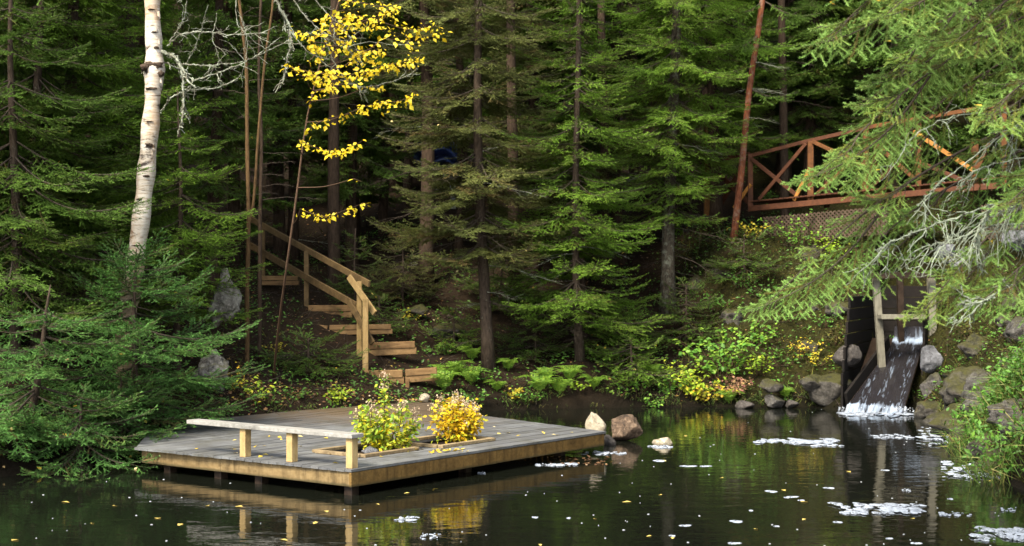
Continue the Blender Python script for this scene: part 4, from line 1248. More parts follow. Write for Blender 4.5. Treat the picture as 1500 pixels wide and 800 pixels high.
# its living crown above the frame
mb = MB(); lf = MB()
for k in range(14):
    a = bp[int(r.uniform(55, 69))]; yaw = r.uniform(0, 6.28); l = r.uniform(1.0, 2.4)
    e = a + np.array((math.cos(yaw) * l, math.sin(yaw) * l, l * .9)); q = smoothpath([a, (a + e) / 2 + np.array((0, 0, -.2)), e], 9)
    mb.tube(q, np.linspace(.03, .008, 9), 5)
    m = 160; c = q[r.integers(3, 9, m)] + r.normal(0, .32, (m, 3))
    add_leaves(lf, c, r.normal(0, 1, (m, 3)) - np.array((0, 0, .6)), unit(r.normal(0, .6, (m, 3)) + np.array((0, 0, 1))), r.uniform(.05, .085, m), r.random((m, 3)) * np.array((1, .4, 1)))
cr = mb.build('limbs', M['birch'], birch); lf.build('crown', M['yellow_leaf'], birch)

# ------------------------------------------------------------------ thin saplings and the yellow leaved one
s1 = thing('sapling', 'forked thin sapling with tan bark behind the mossy boulder', 'tree', P(362, 470, 27.5))
r = np.random.default_rng(43)
Y = 27.5; X = at_px(362, Y)
p = smoothpath([(X, Y, Hs(X, Y) - .1), P(362, 430, Y), P(364, 330, Y), P(362, 200, Y), P(361, 100, Y), P(355, 40, Y), P(345, -60, Y), P(340, -200, Y)], 40)
q = smoothpath([P(364, 332, Y), P(372, 290, Y), P(379, 190, Y - .1), P(388, 90, Y - .1), P(400, 0, Y - .1), P(405, -120, Y)], 26)
MB().tube(p, np.linspace(.045, .024, 40), 8, wob=.2).tube(q, np.linspace(.030, .018, 26), 8, wob=.2).build('trunk', M['bark_tan'], s1)
for k in range(12): dead_branch(p[int(r.uniform(8, 36))], r.uniform(0, 6.28), r.uniform(.5, 1.4), r, 6, 'twig', s1, .2)
s2 = thing('sapling', 'straight dark thin sapling just right of the forked tan one', 'tree', P(382, 470, 28.4))
Y = 28.4; X = at_px(380, Y)
p = smoothpath([(X, Y, Hs(X, Y) - .1), P(381, 330, Y), P(383, 200, Y), P(379, 100, Y), P(385, -60, Y)], 30)
MB().tube(p, np.linspace(.040, .024, 30), 8, wob=.2).build('trunk', M['bark_dark'], s2)
for k in range(10): dead_branch(p[int(r.uniform(6, 28))], r.uniform(0, 6.28), r.uniform(.5, 1.2), r, 6, 'twig', s2, .1)

yb = thing('birch_sapling', 'slender curved birch sapling carrying sprays of bright yellow leaves', 'tree', P(405, 560, 25.6))
Y = 24.2
p = smoothpath([(at_px(400, 27.0), 27.0, Hs(at_px(400, 27.0), 27.0) - .1), P(408, 480, 25.8), P(420, 390, 24.6), P(434, 290, 24.2), P(445, 205, 24.0), P(455, 150, 23.9), P(478, 60, 23.8), P(500, -10, 23.7), P(540, -160, 23.6)], 44)
MB().tube(p, np.linspace(.022, .011, 44), 7, wob=.15).build('trunk', M['stem'], yb)
wb, yl = MB(), MB()
SPR = [([(500, 0), (530, 4), (565, 10), (545, -8)], 26, 10), ([(488, 40), (515, 44), (545, 30), (590, 42), (615, 44), (643, 37)], 105, 17), ([(500, 28), (520, 22), (545, 28), (580, 18)], 40, 12), ([(560, 20), (575, 12), (586, 14)], 16, 7),
       ([(430, 46), (448, 52), (462, 64), (470, 78)], 34, 13), ([(418, 96), (440, 102), (468, 106), (500, 104)], 30, 10), ([(448, 112), (470, 108), (495, 112), (520, 108), (545, 104)], 75, 16), ([(540, 106), (560, 96), (585, 92), (618, 82)], 60, 10),
       ([(455, 146), (462, 135), (480, 130), (492, 132)], 20, 9), ([(520, 162), (535, 156), (560, 150), (585, 148), (606, 139)], 52, 10), ([(455, 187), (470, 178), (490, 171), (520, 166)], 26, 8), ([(538, 128), (552, 126), (560, 134)], 10, 8), ([(520, 75), (545, 74), (560, 80)], 22, 10),
       ([(438, 204), (452, 212), (480, 221), (505, 220), (530, 207)], 50, 9), ([(440, 306), (458, 313), (480, 317), (505, 308), (532, 298)], 38, 9), ([(518, 262), (530, 266)], 2, 3), ([(452, 90), (475, 70), (500, 66), (520, 58)], 26, 12), ([(545, 70), (562, 58), (590, 60), (604, 66)], 24, 11), ([(470, 30), (490, 18), (512, 14)], 20, 11), ([(505, 96), (525, 84), (548, 88)], 20, 10), ([(462, 120), (480, 124), (505, 122)], 16, 8), ([(455, 60), (470, 40), (482, 22)], 18, 12), ([(505, 60), (512, 75), (530, 90)], 20, 12)]
for (cp, cnt, spread) in SPR:
    Yd = 22.6 + r.normal(0, .25); cc = [P(x, y, Yd) for x, y in cp]
    q = smoothpath(cc, 20)
    wb.tube(q, np.linspace(.006, .002, 20), 4, 0, (.5, .5, .5), True, 0, False)
    st = p[np.argmin(np.linalg.norm(p - q[0], axis=1) + 3 * np.maximum(0, p[:, 2] - q[0][2]))]
    wb.tube(smoothpath([st, (st + q[0]) / 2 + np.array((0, 0, -.05)), q[0]], 10), np.linspace(.009, .006, 10), 4, 0, (.5, .5, .5), True, 0, False)
    m = int(cnt * 1.6); sz = spread / FPX * Yd
    c = q[r.integers(0, 20, m)] + np.stack((r.normal(0, sz * .35, m), r.normal(0, sz * 1.2, m), -abs(r.normal(0, sz * .62, m)) + sz * .25), 1)
    d = np.stack((r.normal(.25, .8, m), r.normal(-.3, .6, m), r.normal(-.45, .35, m)), 1)
    nr = unit(np.stack((r.normal(0, .6, m), r.normal(-.55, .5, m), r.uniform(.3, 1, m)), 1))
    add_leaves(yl, c, d, nr, r.uniform(.035, .105, m), np.column_stack((r.random(m), r.random(m) * .3, r.random(m))), wid=.72)
wb.build('twigs', M['stem'], yb); yl.build('leaves', M['yellow_leaf'], yb)
# lichened twigs hanging into the yellow leaves from an old branch overhead
lb = thing('lichen_branch', 'bare pale branch crusted with lichen hanging above the yellow leaves', 'branch', P(405, -30, 22.9))
for (pc, r0, fk, hg) in (([(400, -40), (408, 8), (420, 30), (427, 62), (420, 90), (417, 112)], .024, 7, .5), ([(415, -30), (440, 15), (470, 45), (500, 62), (520, 85)], .014, 8, .1), ([(440, -30), (470, 10), (500, 40), (522, 70), (530, 92)], .010, 8, .1),
                        ([(425, 45), (445, 70), (465, 85), (488, 103)], .010, 6, .1), ([(500, 118), (530, 128), (565, 122), (590, 114), (612, 102)], .010, 6, 0), ([(500, 70), (540, 62), (590, 66), (600, 60)], .006, 4, 0), ([(470, 45), (500, 110), (530, 128)], .008, 5, .1)):
    mb = MB(); lichen_branch(mb, [P(x, y, 22.9 + .05 * i) for i, (x, y) in enumerate(pc)], r0, r, fk, hang=hg)
    mb.build('twig', M['lichen_branch'], lb)

# ------------------------------------------------------------------ big spruce on the right shore
sp = thing('spruce_tree', 'large spruce on the right shore drooping bright boughs across the view', 'tree', (7.35, 14.6, Hs(7.35, 14.6)))
r = np.random.default_rng(51)
tp = np.array([(7.35, 14.6, Hs(7.35, 14.6) - .2 + k * .9) for k in range(13)])
MB().tube(tp, np.linspace(.24, .05, 13), 14, wob=.1).build('trunk', M['bark_lichen'], sp)


def bough(mb, a, b, gap_=.06):
    """one heavy spruce bough from a to b: flat drooping side sprays tilted to the light"""
    a, b = np.asarray(a), np.asarray(b); d = b - a; Lb = np.linalg.norm(d)
    c = smoothpath([a, a + d * .4 + np.array((0, 0, .10 * Lb)), a + d * .75 + np.array((0, 0, .09 * Lb)), b], 24)
    mb.tube(c, np.linspace(.022, .004, 24), 6, 1, (.5, .5, .5), True, .2, False)
    yaw0 = math.atan2(d[1], d[0])
    e = b - c[15]; le = np.linalg.norm(e)
    put_branch(mb, c[15], yaw0, math.asin(np.clip(e[2] / le, -1, 1)) + .05, le * 1.1, 'spruce', 1.0, .25, r, density=1.1, roll=-.45, width=.36)
    k = 0; f = .14
    while f < .93:
        s = 1 if k % 2 else -1
        l = (.55 - .28 * f) * r.uniform(.8, 1.35) * min(Lb, 3.4) * .48
        p_ = c[int(f * 23)]
        inner = max(0, .66 - f)
        put_branch(mb, p_, yaw0 + s * r.uniform(.5, .95), r.uniform(-.55, -.15), max(.4, l), 'spruce', 1.0, .25, r, wither=.5 * inner * r.random(), density=1.0, roll=-.40 + r.normal(0, .2), width=.36)
        f += gap_ * r.uniform(.8, 1.25); k += 1


root = lambda py, Y=14.5: P(1830, py, Y)
BOUGH = [(root(-260), P(1235, -25, 13.6)), (root(-200), P(1203, 62, 13.8)), (root(-170, 14.2), P(1300, 20, 12.9)), (root(-120), P(1290, 118, 14.2)), (root(-60, 14.0), P(1400, 60, 12.9)), (root(-60), P(1196, 258, 13.9)),
         (root(-90, 15), P(1270, 150, 15.2)), (root(100), P(1122, 446, 14.3)), (root(150), P(1230, 400, 14.8)), (root(150, 14), P(1352, 455, 13.4)),
         (root(60, 13.7), P(1440, 170, 12.6)), (root(160, 13.6), P(1475, 300, 12.6)), (root(290, 13.8), P(1440, 440, 13.0)), (root(-300, 13.9), P(1400, -60, 12.6)), (root(-150, 15.2), P(1330, 75, 15.6)), (root(-20, 15.4), P(1255, 262, 15.6))]
for k, (a, b) in enumerate(BOUGH):
    mb = MB(); bough(mb, a, b, .10 if k in (7, 8, 9, 11, 12) else .062)
    mb.build('bough', [M['spruce'], M['twig']], sp)
up = MB()
for k in range(60):
    zz = r.uniform(6.2, 10.5); g = (zz - 6.2) / 4.6
    put_branch(up, np.array((7.35, 14.6, zz)), r.uniform(0, 6.28), r.normal(.1, .15), 2.6 * (1 - g) + .5, 'spruce', 2.6, .4, r, flat=False)
for k in range(16):
    put_branch(up, np.array((7.35, 14.6, r.uniform(2.5, 6))), r.uniform(-1.2, 1.2), r.normal(0, .15), 2.4, 'spruce', 2.6, .4, r, flat=False)
up.build('crown', [M['spruce'], M['twig']], sp)
for (pc, r0, fk, hg) in (([(1560, 270), (1480, 292), (1400, 318), (1330, 345), (1285, 366)], .017, 18, .7), ([(1540, 160), (1480, 190), (1420, 235), (1370, 275), (1345, 300)], .012, 15, .6), ([(1450, 305), (1440, 325), (1432, 350), (1435, 382)], .018, 14, .9),
                     ([(1540, 150), (1470, 165), (1400, 170), (1345, 195), (1320, 225)], .010, 12, .5), ([(1530, 392), (1480, 420), (1440, 440), (1402, 448)], .020, 14, .3), ([(1560, 220), (1480, 235), (1430, 250), (1390, 290)], .011, 13, .7),
                     ([(1530, 330), (1460, 330), (1395, 352), (1350, 362)], .015, 20, .6), ([(1520, 290), (1470, 310), (1400, 345), (1370, 372)], .014, 18, .6)):
    mb = MB(); r0 *= .6; lichen_branch(mb, [P(x, y, 13.2 + r.normal(0, .15) - .05 * i) for i, (x, y) in enumerate(pc)], r0, r, fk, hang=hg, tuft=1.6)
    mb.build('dead_branch', M['lichen'], sp)

# ------------------------------------------------------------------ shrubs on the deck
def shrub(label, px, py, hgt, rad, seed, tmean, lo, hi):
    r = np.random.default_rng(seed)
    b = on_plane(px, py, DZ - .05)
    t = thing('hydrangea_shrub', label, 'shrub', b)
    st, lf, pt = MB(), MB(), MB()
    for k in range(26):
        yaw = r.uniform(0, 6.28); rr = rad * math.sqrt(r.random()) * .95; hh = hgt * (1 - .30 * (rr / rad) ** 2) * r.uniform(.55, 1.05)
        if hi and k < 3: rr = rad * .25; yaw = 1.9; hh = hgt * (1.18 + .1 * k)
        e = b + np.array((math.cos(yaw) * rr, math.sin(yaw) * rr, hh))
        base = b + np.array((math.cos(yaw) * .05, math.sin(yaw) * .05, 0))
        q = smoothpath([base, base + (e - base) * .5 + np.array((math.cos(yaw) * rr * .18, math.sin(yaw) * rr * .18, 0)), e], 12)
        st.tube(q, np.linspace(.011, .004, 12), 5)
        m = 62
        f = r.uniform(lo, 1, m); i = (f * 11).astype(int)
        c = q[i] + r.normal(0, .05, (m, 3))
        d = np.stack((r.normal(0, 1, m) + math.cos(yaw) * .5, r.normal(0, 1, m) + math.sin(yaw) * .5, r.normal(-.25, .5, m)), 1)
        nr = unit(r.normal(0, .55, (m, 3)) + np.array((0, -.2, 1)))
        col = np.clip(tmean + r.normal(0, .20, m) - .35 * (f - .6) + (.15 if seed == 2 else 0), 0, 1)
        add_leaves(lf, c, d, nr, r.uniform(.055, .095, m), np.column_stack((col, r.random(m) * .5, r.random(m))), wid=.6)
        if r.random() < (.55 if seed == 1 else .7):                   # dried flower heads at the shoot tips
            m = 34; c = e + r.normal(0, .032, (m, 3)) + np.array((0, 0, .01))
            add_leaves(pt, c, r.normal(0, 1, (m, 3)), unit(r.normal(0, 1, (m, 3))), r.uniform(.018, .034, m), np.column_stack((r.random(m), r.random(m) * .4, r.random(m))), wid=.9)
    for k in range(3):
        yaw = -1.6 + .9 * (k - 1); q = smoothpath([b, b + np.array((math.cos(yaw) * .16, math.sin(yaw) * .16, .16)), b + np.array((math.cos(yaw) * .34, math.sin(yaw) * .34, .06))], 8)
        st.tube(q, np.linspace(.007, .003, 8), 4)
        m = 22; c = q[r.integers(3, 8, m)] + r.normal(0, .045, (m, 3))
        add_leaves(lf, c, r.normal(0, 1, (m, 3)), unit(r.normal(0, .5, (m, 3)) + np.array((0, 0, 1))), r.uniform(.05, .085, m), np.column_stack((np.clip(r.normal(.35, .2, m), 0, 1), r.random(m) * .3, r.random(m))), wid=.6)
    st.build('stems', M['stem'], t); lf.build('leaves', M['shrub_leaf'], t); pt.build('flower_heads', M['petal'], t)
    return t


shrub('yellow green shrub with a tall leading shoot in the planting hole near the bench', 566, 664, .76, .46, 1, .30, .22, True)
shrub('golden rounded shrub with dried pinkish flower heads in the second planting hole', 668, 650, .72, .40, 2, .62, .34, False)
M['grey_stone'] = rock_mat('grey_stone', (0.045, 0.046, 0.05), (0.10, 0.102, 0.112), (0.20, 0.207, 0.225), mossy=.1)
rock('stone', 'grey stone lying at the foot of the yellow green shrub', 'stone', on_plane(543, 661, DZ + .02), (.26, .2, .16), 71, 'grey_stone', sub=3)

# ------------------------------------------------------------------ rocks in the water and on the banks
M['pale_rock'] = rock_mat('pale_rock', (0.20, 0.165, 0.115), (0.33, 0.285, 0.205), (0.42, 0.38, 0.30), mossy=0)
M['red_rock'] = rock_mat('reddish_rock', (0.03, 0.021, 0.015), (0.095, 0.062, 0.040), (0.22, 0.16, 0.11), mossy=0)
M['dark_rock'] = rock_mat('dark_rock', (0.025, 0.021, 0.019), (0.055, 0.048, 0.043), (0.10, 0.09, 0.082), mossy=0)
M['moss_rock'] = rock_mat('mossy_rock', (0.022, 0.02, 0.017), (0.058, 0.052, 0.044), (0.12, 0.112, 0.10), mossy=.95)
M['half_moss'] = rock_mat('bare_mossy_rock', (0.024, 0.022, 0.02), (0.065, 0.06, 0.055), (0.14, 0.133, 0.122), mossy=.5)
M['white_rock'] = rock_mat('white_lichen_rock', (0.05, 0.045, 0.04), (0.17, 0.16, 0.14), (0.36, 0.35, 0.31), moss=(0.12, 0.12, 0.015), mossy=.36)
w = on_plane
rock('rock', 'pale cream rock standing behind the right corner of the deck', 'rock', P(873, 622, 23.5), (.34, .3, .46), 81, 'pale_rock', sub=4, cuts=9)
rock('boulder', 'large reddish brown boulder in the water off the deck corner', 'boulder', w(919, 648, 0) + np.array((0, .3, .17)), (.64, .6, .50), 82, 'red_rock', sub=5, cuts=18, rotz=.5)
rock('rock', 'small dark wet rock against the deck fascia beside the reddish boulder', 'rock', w(893, 652, .0) + np.array((0, .05, .04)), (.24, .25, .26), 83, 'dark_rock', sub=4)
rock('rock', 'small pale flat rock breaking the water right of the boulder', 'rock', w(969, 652, .0) + np.array((0, .05, .015)), (.38, .34, .24), 84, 'pale_rock', sub=4)
rock('rock', 'lone tan stone at the back of the deck below the lowest step', 'rock', on_plane(622, 584, .40), (.26, .24, .2), 85, 'pale_rock', sub=3)
rock('boulder', 'white faced boulder capped with yellow moss behind the left firs', 'boulder', P(328, 442, 26.2), (.62, .6, 1.0), 86, 'white_rock', sub=5, cuts=16, rough=.16)
rock('boulder', 'low lichen spotted boulder under the firs beside the deck', 'boulder', P(312, 545, 25.4), (.7, .7, .7), 87, 'white_rock', sub=5, cuts=16, rough=.16)

r = np.random.default_rng(88)
# stones of the wall right of the sluice: several rows one can count
k = 0
for row in range(7):
    for j in range(8):
        Y = 28.6 - j * 1.12 + r.normal(0, .12) - .3 * (row % 2)
        d = .12 + row * .42 + r.normal(0, .05)
        # walk outwards from the shore at this Y
        xs = np.interp(Y, [14, 15, 18.9, 20.3, 23.2, 26.4, 28, 29.4], [6.65, 6.6, 6.42, 6.5, 7.0, 7.75, 7.95, 7.9])
        X = xs + d; z = Hs(X, Y)
        s = r.uniform(.5, 1.0) * (1.1 if row < 2 else .9)
        px = 750 + X / Y * FPX
        if px > 1560 or r.random() < .10: continue
        py = 400 - (z - CAMZ) / Y * FPX
        rock('wall_stone', 'mossy stone in the rough bank wall right of the sluice', 'stone', (X, Y, z - .10), (s * r.uniform(.8, 1.3), s * .9, s * .75), 200 + k, 'moss_rock' if r.random() < .72 else 'half_moss', 'mossy stones of the bank wall right of the sluice', r.uniform(0, 6), 4, .16, 16)
        k += 1
rock('wall_stone', 'pale bluish stone with bare face where the sluice meets the bank wall', 'stone', P(1362, 526, 29.6), (.55, .5, .55), 301, 'grey_stone', sub=4)
rock('wall_stone', 'upright pale stone at the waterline right of the chute', 'stone', P(1364, 572, 29.4), (.45, .45, .85), 302, 'half_moss', sub=4)
rock('wall_stone', 'violet grey bare slab on top of the bank wall under the lichened branches', 'stone', P(1384, 372, 28.6), (.62, .5, .42), 303, 'grey_stone', sub=4)
rock('wall_stone', 'small grey bare stone beside the slab on the bank wall', 'stone', P(1405, 384, 28.2), (.36, .4, .3), 304, 'grey_stone', sub=4)
rock('wall_stone', 'grey slab stone at the wall top by the right edge of the photo', 'stone', P(1490, 352, 27.5), (.8, .5, .4), 305, 'grey_stone', sub=4)
for k in range(10):                              # bank left of the sluice
    px = r.uniform(1010, 1240); Yb = r.uniform(30.7, 34.6)
    X = at_px(px, Yb); z = Hs(X, Yb); s = r.uniform(.3, .75)
    rock('bank_stone', 'mossy stone half sunk in the steep bank left of the sluice', 'stone', (X, Yb, z - .10), (s * 1.15, s, s * .8), 400 + k, 'moss_rock', 'mossy stones in the bank left of the sluice', r.uniform(0, 6), 4, .16, 16)
for (px, py, wd, hg, lab, m, sd_) in ((1134, 588, .46, .34, 'round grey rock at the waterline below the pink leaved shrub', 'half_moss', 501), (1130, 566, .5, .34, 'moss capped rock resting on the round grey one', 'moss_rock', 502), (1215, 570, .95, .7, 'dark boulder at the waterline left of the chute foot', 'moss_rock', 503),
                                     (1160, 592, .3, .2, 'small dark rock between the waterline boulders', 'dark_rock', 504), (1240, 520, .6, .5, 'square dark stone against the plank wall', 'dark_rock', 505), (1190, 560, .6, .4, 'low brown rock left of the dark boulder', 'moss_rock', 506),
                                     (1090, 594, .4, .22, 'flat rock under the lime leaves at the waterline', 'dark_rock', 507)):
    rock('rock', lab, 'rock', P(px, py, 30.35), (wd, wd * .9, hg), sd_, m, sub=4)
rock('rock', 'dull stone outcrop in the earth bank left of the olive fir', 'rock', P(655, 486, 32.6), (.8, .6, .4), 510, 'moss_rock', sub=4)
rock('rock', 'half buried stone in the earth right of the timber steps', 'rock', P(612, 456, 33.2), (.6, .5, .35), 511, 'moss_rock', sub=4)

# ------------------------------------------------------------------ small plants
def leafy(name, label, X, Y, h, rad, mat, seed, leaf=(.05, .09), stems=14, per=14, group=None, cat='plant', z=None, tm=.5, wid=.75):
    r = np.random.default_rng(seed); z = Hs(X, Y) if z is None else z
    t = thing(name, label, cat, (X, Y, z), group); st, lf = MB(), MB()
    for k in range(stems):
        yaw = r.uniform(0, 6.28); rr = rad * math.sqrt(r.random()); hh = h * (1 - .35 * rr / rad) * r.uniform(.6, 1.05)
        b = np.array((X, Y, z - .03)) + np.array((math.cos(yaw), math.sin(yaw), 0)) * rr * .3
        e = b + np.array((math.cos(yaw) * rr, math.sin(yaw) * rr, hh))
        q = smoothpath([b, (b + e) / 2 + np.array((-math.cos(yaw) * rr * .15, -math.sin(yaw) * rr * .15, hh * .12)), e], 9)
        st.tube(q, np.linspace(.006, .002, 9), 4)
        i = r.integers(2, 9, per); c = q[i] + r.normal(0, .025, (per, 3))
        d = np.stack((r.normal(0, 1, per), r.normal(-.2, 1, per), r.normal(-.15, .35, per)), 1)
        nr = unit(r.normal(0, .38, (per, 3)) + np.array((0, -.35, 1)))
        add_leaves(lf, c, d, nr, r.uniform(*leaf, per), np.column_stack((np.clip(r.normal(tm, .28, per), 0, 1), r.random(per) * .4, r.random(per))), wid=wid)
    st.build('stems', M['stem'], t); lf.build('leaves', M[mat], t)
    return t


def fern(label, X, Y, h, seed, mat='fern', fronds=9, name='fern', group=None, z=None):
    r = np.random.default_rng(seed); z = Hs(X, Y) if z is None else z
    t = thing(name, label, 'fern', (X, Y, z), group); lf = MB()
    for k in range(fronds):
        yaw = k * 6.28 / fronds + r.normal(0, .3); l = h * r.uniform(.8, 1.25)
        b = np.array((X, Y, z)); o = np.array((math.cos(yaw), math.sin(yaw), 0))
        q = smoothpath([b, b + o * l * .35 + np.array((0, 0, l * .62)), b + o * l * .95 + np.array((0, 0, l * .55))], 22)
        lf.tube(q, np.linspace(.004, .001, 22), 3, 0, (.3, .6, .5), True, 0, False)
        f = np.linspace(.15, 1, 20); i = (f * 21).astype(int)
        dx = unit(np.gradient(q, axis=0))[i]; sd_ = unit(np.cross(dx, np.array((0, 0, 1.0)))); up_ = np.cross(sd_, dx)
        ll = l * .30 * np.sin(np.pi * (f * .82 + .14)) + .01
        for s in (-1, 1):
            # every leaflet carries its own small pinnules
            for g in (0.0, .35, .65):
                c = q[i] + (sd_ * s + dx * .25) * (ll * g)[:, None]
                for s3 in (-1, 1, 0) if g else (0,):
                    d = (sd_ * s + dx * (.35 + .8 * s3))
                    add_leaves(lf, c, d, unit(up_ + r.normal(0, .25, up_.shape)), ll * ((.22 if s3 else .38) if g else .5) * r.uniform(.8, 1.1, 20), np.column_stack((np.clip(r.normal(.5, .2, 20), 0, 1), r.random(20) * .3, r.random(20))), wid=.30)
    lf.build('fronds', M[mat], t)
    return t


def px_ground(px, py):
    """first point of the terrain along the view ray through a pixel"""
    Ys = np.arange(16, 60, .05); p = np.stack([(px - 750) / FPX * Ys, Ys, CAMZ - (py - 400) / FPX * Ys], 1)
    g = H(p[:, 0], p[:, 1]); k = np.argmax(p[:, 2] < np.maximum(g, 0))
    return p[k][0], p[k][1]


for (px, py, h, s, lab) in ((668, 552, .42, 1, 'bright green fern right of the bottom timber step'), (692, 530, .40, 2, 'green fern left of the olive fir foot'), (648, 556, .36, 3, 'lime fern touching the end of the bottom step'), (728, 575, .30, 4, 'small fern below the olive fir at the water'),
                            (650, 575, .50, 11, 'large bright fern behind the golden shrub'), (690, 565, .5, 12, 'large dark fern at the water below the olive fir'), (790, 580, .5, 13, 'large fern over the waterline between the two firs'), (950, 560, .45, 14, 'fern beside the tiny waterline fir'), (835, 560, .4, 15, 'fern at the foot of the slender fir'),
                            (745, 545, .35, 5, 'dark fern right of the olive fir foot'), (820, 590, .42, 6, 'green fern at the waterline left of the slender fir'), (870, 575, .40, 7, 'fern under the low sprays of the slender fir'), (800, 560, .35, 8, 'fern between the olive and slender fir feet'), (1068, 592, .35, 9, 'fern at the waterline below the pink leaved shrub'), (1150, 585, .3, 10, 'fern between rocks left of the chute')):
    X, Y = px_ground(px, py); fern(lab, X, Y, h, 600 + s)
PL = [(1058, 560, 1.30, .75, 'green_leaf', (.09, .15), 26, 14, 'bush', 'big leaved green bush on the bank left of the sluice', .75), (1018, 585, .70, .50, 'lime_leaf', (.07, .11), 18, 14, 'bush', 'lime green bush at the waterline left of the big leaved one', .6),
      (1078, 580, .50, .42, 'pink_leaf', (.05, .08), 20, 12, 'bush', 'pinkish autumn bush below the big leaved green one', .4), (1040, 590, .45, .45, 'gold_leaf', (.06, .1), 18, 12, 'bush', 'yellow leaved bush along the waterline', .5),
      (1105, 505, .55, .50, 'green_leaf', (.08, .12), 14, 12, 'bush', 'green plant higher up the bank above the pink bush', .7), (985, 580, .55, .4, 'green_leaf', (.06, .1), 14, 12, 'plant', 'dark green plant right of the tiny waterline fir', .5),
      (950, 596, .30, .35, 'green_leaf', (.05, .08), 12, 12, 'plant', 'low green plant under the tiny waterline fir', .5), (497, 590, .42, .22, 'lime_leaf', (.05, .08), 12, 14, 'plant', 'bright lime plant at the back of the deck', .6), (372, 590, .50, .40, 'lime_leaf', (.05, .08), 10, 10, 'plant', 'sparse yellow green plant behind the deck beside the boulder', .7),
      (752, 585, .30, .18, 'gold_leaf', (.05, .08), 8, 10, 'plant', 'little pale yellow plant at the waterline near the deck', .4), (345, 575, .6, .35, 'gold_leaf', (.04, .07), 10, 8, 'plant', 'thin gold leaved plant under the left firs', .5), (690, 590, .35, .3, 'green_leaf', (.05, .08), 10, 10, 'plant', 'dark green plant behind the golden shrub', .3),
      (1100, 350, .55, .45, 'gold_leaf', (.05, .09), 14, 9, 'plant', 'yellow leaved plant at the foot of the leaning red trunk', .5), (1175, 335, .95, .75, 'green_leaf', (.06, .10), 24, 11, 'plant', 'green vine like plant climbing the lattice', .7), (1222, 340, .9, .75, 'lime_leaf', (.06, .1), 22, 10, 'plant', 'lime leaved plant before the lattice', .3),
      (1125, 300, .45, .25, 'green_leaf', (.06, .09), 10, 8, 'plant', 'small green plant at the left end of the bridge', .6), (1262, 345, .9, .7, 'green_leaf', (.06, .1), 20, 10, 'plant', 'dark green plant below the footbridge middle', .4), (1180, 520, .5, .4, 'gold_leaf', (.04, .07), 12, 9, 'plant', 'thin tan plant on the mossy bank', .6),
      (1150, 470, .4, .4, 'green_leaf', (.04, .07), 12, 10, 'plant', 'low green plant on the mossy bank under the spruce tip', .3), (1205, 480, .4, .35, 'green_leaf', (.04, .07), 10, 9, 'plant', 'small green plant left of the plank wall', .2), (560, 520, .4, .3, 'green_leaf', (.05, .08), 9, 9, 'plant', 'small dark plant beside the second step', .2),
      (850, 592, .28, .3, 'lime_leaf', (.05, .08), 9, 9, 'plant', 'lime plant at the water below the slender fir', .3), (905, 590, .3, .3, 'green_leaf', (.05, .08), 9, 9, 'plant', 'green plant at the water left of the tiny fir', .6), (1170, 415, .4, .45, 'moss_blade', (.04, .07), 14, 10, 'plant', 'olive plant high on the mossy bank', .8),
      (430, 585, .3, .3, 'green_leaf', (.04, .07), 10, 9, 'plant', 'low dark plant behind the deck middle', .2), (1130, 445, .6, .55, 'green_leaf', (.05, .09), 16, 10, 'bush', 'dark leafy bush halfway up the mossy bank', .1), (1085, 425, .55, .5, 'green_leaf', (.05, .08), 16, 10, 'bush', 'small dark bush near the top of the mossy bank', .1), (1205, 435, .5, .5, 'moss_blade', (.05, .08), 16, 10, 'bush', 'olive bush on the bank behind the plank wall', .9), (1222, 505, .5, .4, 'moss_blade', (.05, .08), 16, 10, 'bush', 'olive plant hanging beside the plank wall', .8),
      (1050, 455, .5, .5, 'green_leaf', (.05, .08), 14, 10, 'bush', 'dark bush right of the lichened trunk foot', .2), (1150, 535, .5, .5, 'green_leaf', (.05, .08), 16, 10, 'bush', 'green bush above the moss capped rock', .4), (1195, 535, .45, .45, 'gold_leaf', (.04, .07), 14, 10, 'bush', 'tan leaved bush above the dark waterline boulder', .3), (1110, 550, .5, .45, 'lime_leaf', (.05, .09), 16, 10, 'bush', 'lime green bush above the pink one', .4),
      (700, 560, .4, .4, 'green_leaf', (.05, .08), 14, 10, 'plant', 'dark green plant between the ferns below the olive fir', .3), (775, 590, .35, .35, 'green_leaf', (.05, .08), 12, 10, 'plant', 'dark green plant hanging over the water behind the deck', .3), (1000, 560, .6, .45, 'lime_leaf', (.06, .10), 16, 10, 'plant', 'lime plant behind the dark green one at the water', .4), (935, 575, .4, .4, 'green_leaf', (.05, .08), 12, 10, 'plant', 'green plant above the tiny waterline fir', .5),
      (1400, 430, .4, .5, 'moss_blade', (.04, .08), 16, 10, 'plant', 'olive plant on the upper bank wall', .8), (1430, 500, .5, .5, 'moss_blade', (.04, .08), 16, 10, 'plant', 'olive plant halfway down the bank wall', .7), (1475, 460, .5, .5, 'green_leaf', (.04, .08), 14, 10, 'plant', 'green plant on the bank wall at the right edge', .2), (1400, 560, .4, .4, 'green_leaf', (.04, .07), 14, 10, 'plant', 'green plant low on the bank wall beside the chute', .3),
      (640, 520, .35, .35, 'green_leaf', (.05, .08), 10, 9, 'plant', 'dark plant between the steps and the olive fir', .3), (600, 470, .35, .4, 'gold_leaf', (.05, .08), 8, 8, 'plant', 'pale speckled plant above the second step end', .2), (408, 520, .3, .3, 'gold_leaf', (.04, .06), 8, 8, 'plant', 'golden speckled plant left of the handrail post', .3)]
for k, (px, py, h, rad, mat, lf_, stn, per, nm, lab, tm) in enumerate(PL):
    X, Y = px_ground(px, py)
    if px > 1150 and 320 < py < 350: Y = A0(px) - .45; X = at_px(px, Y)
    leafy(nm, lab, X, Y, h, rad, mat, 700 + k, lf_, stn, per, cat=nm, tm=tm)

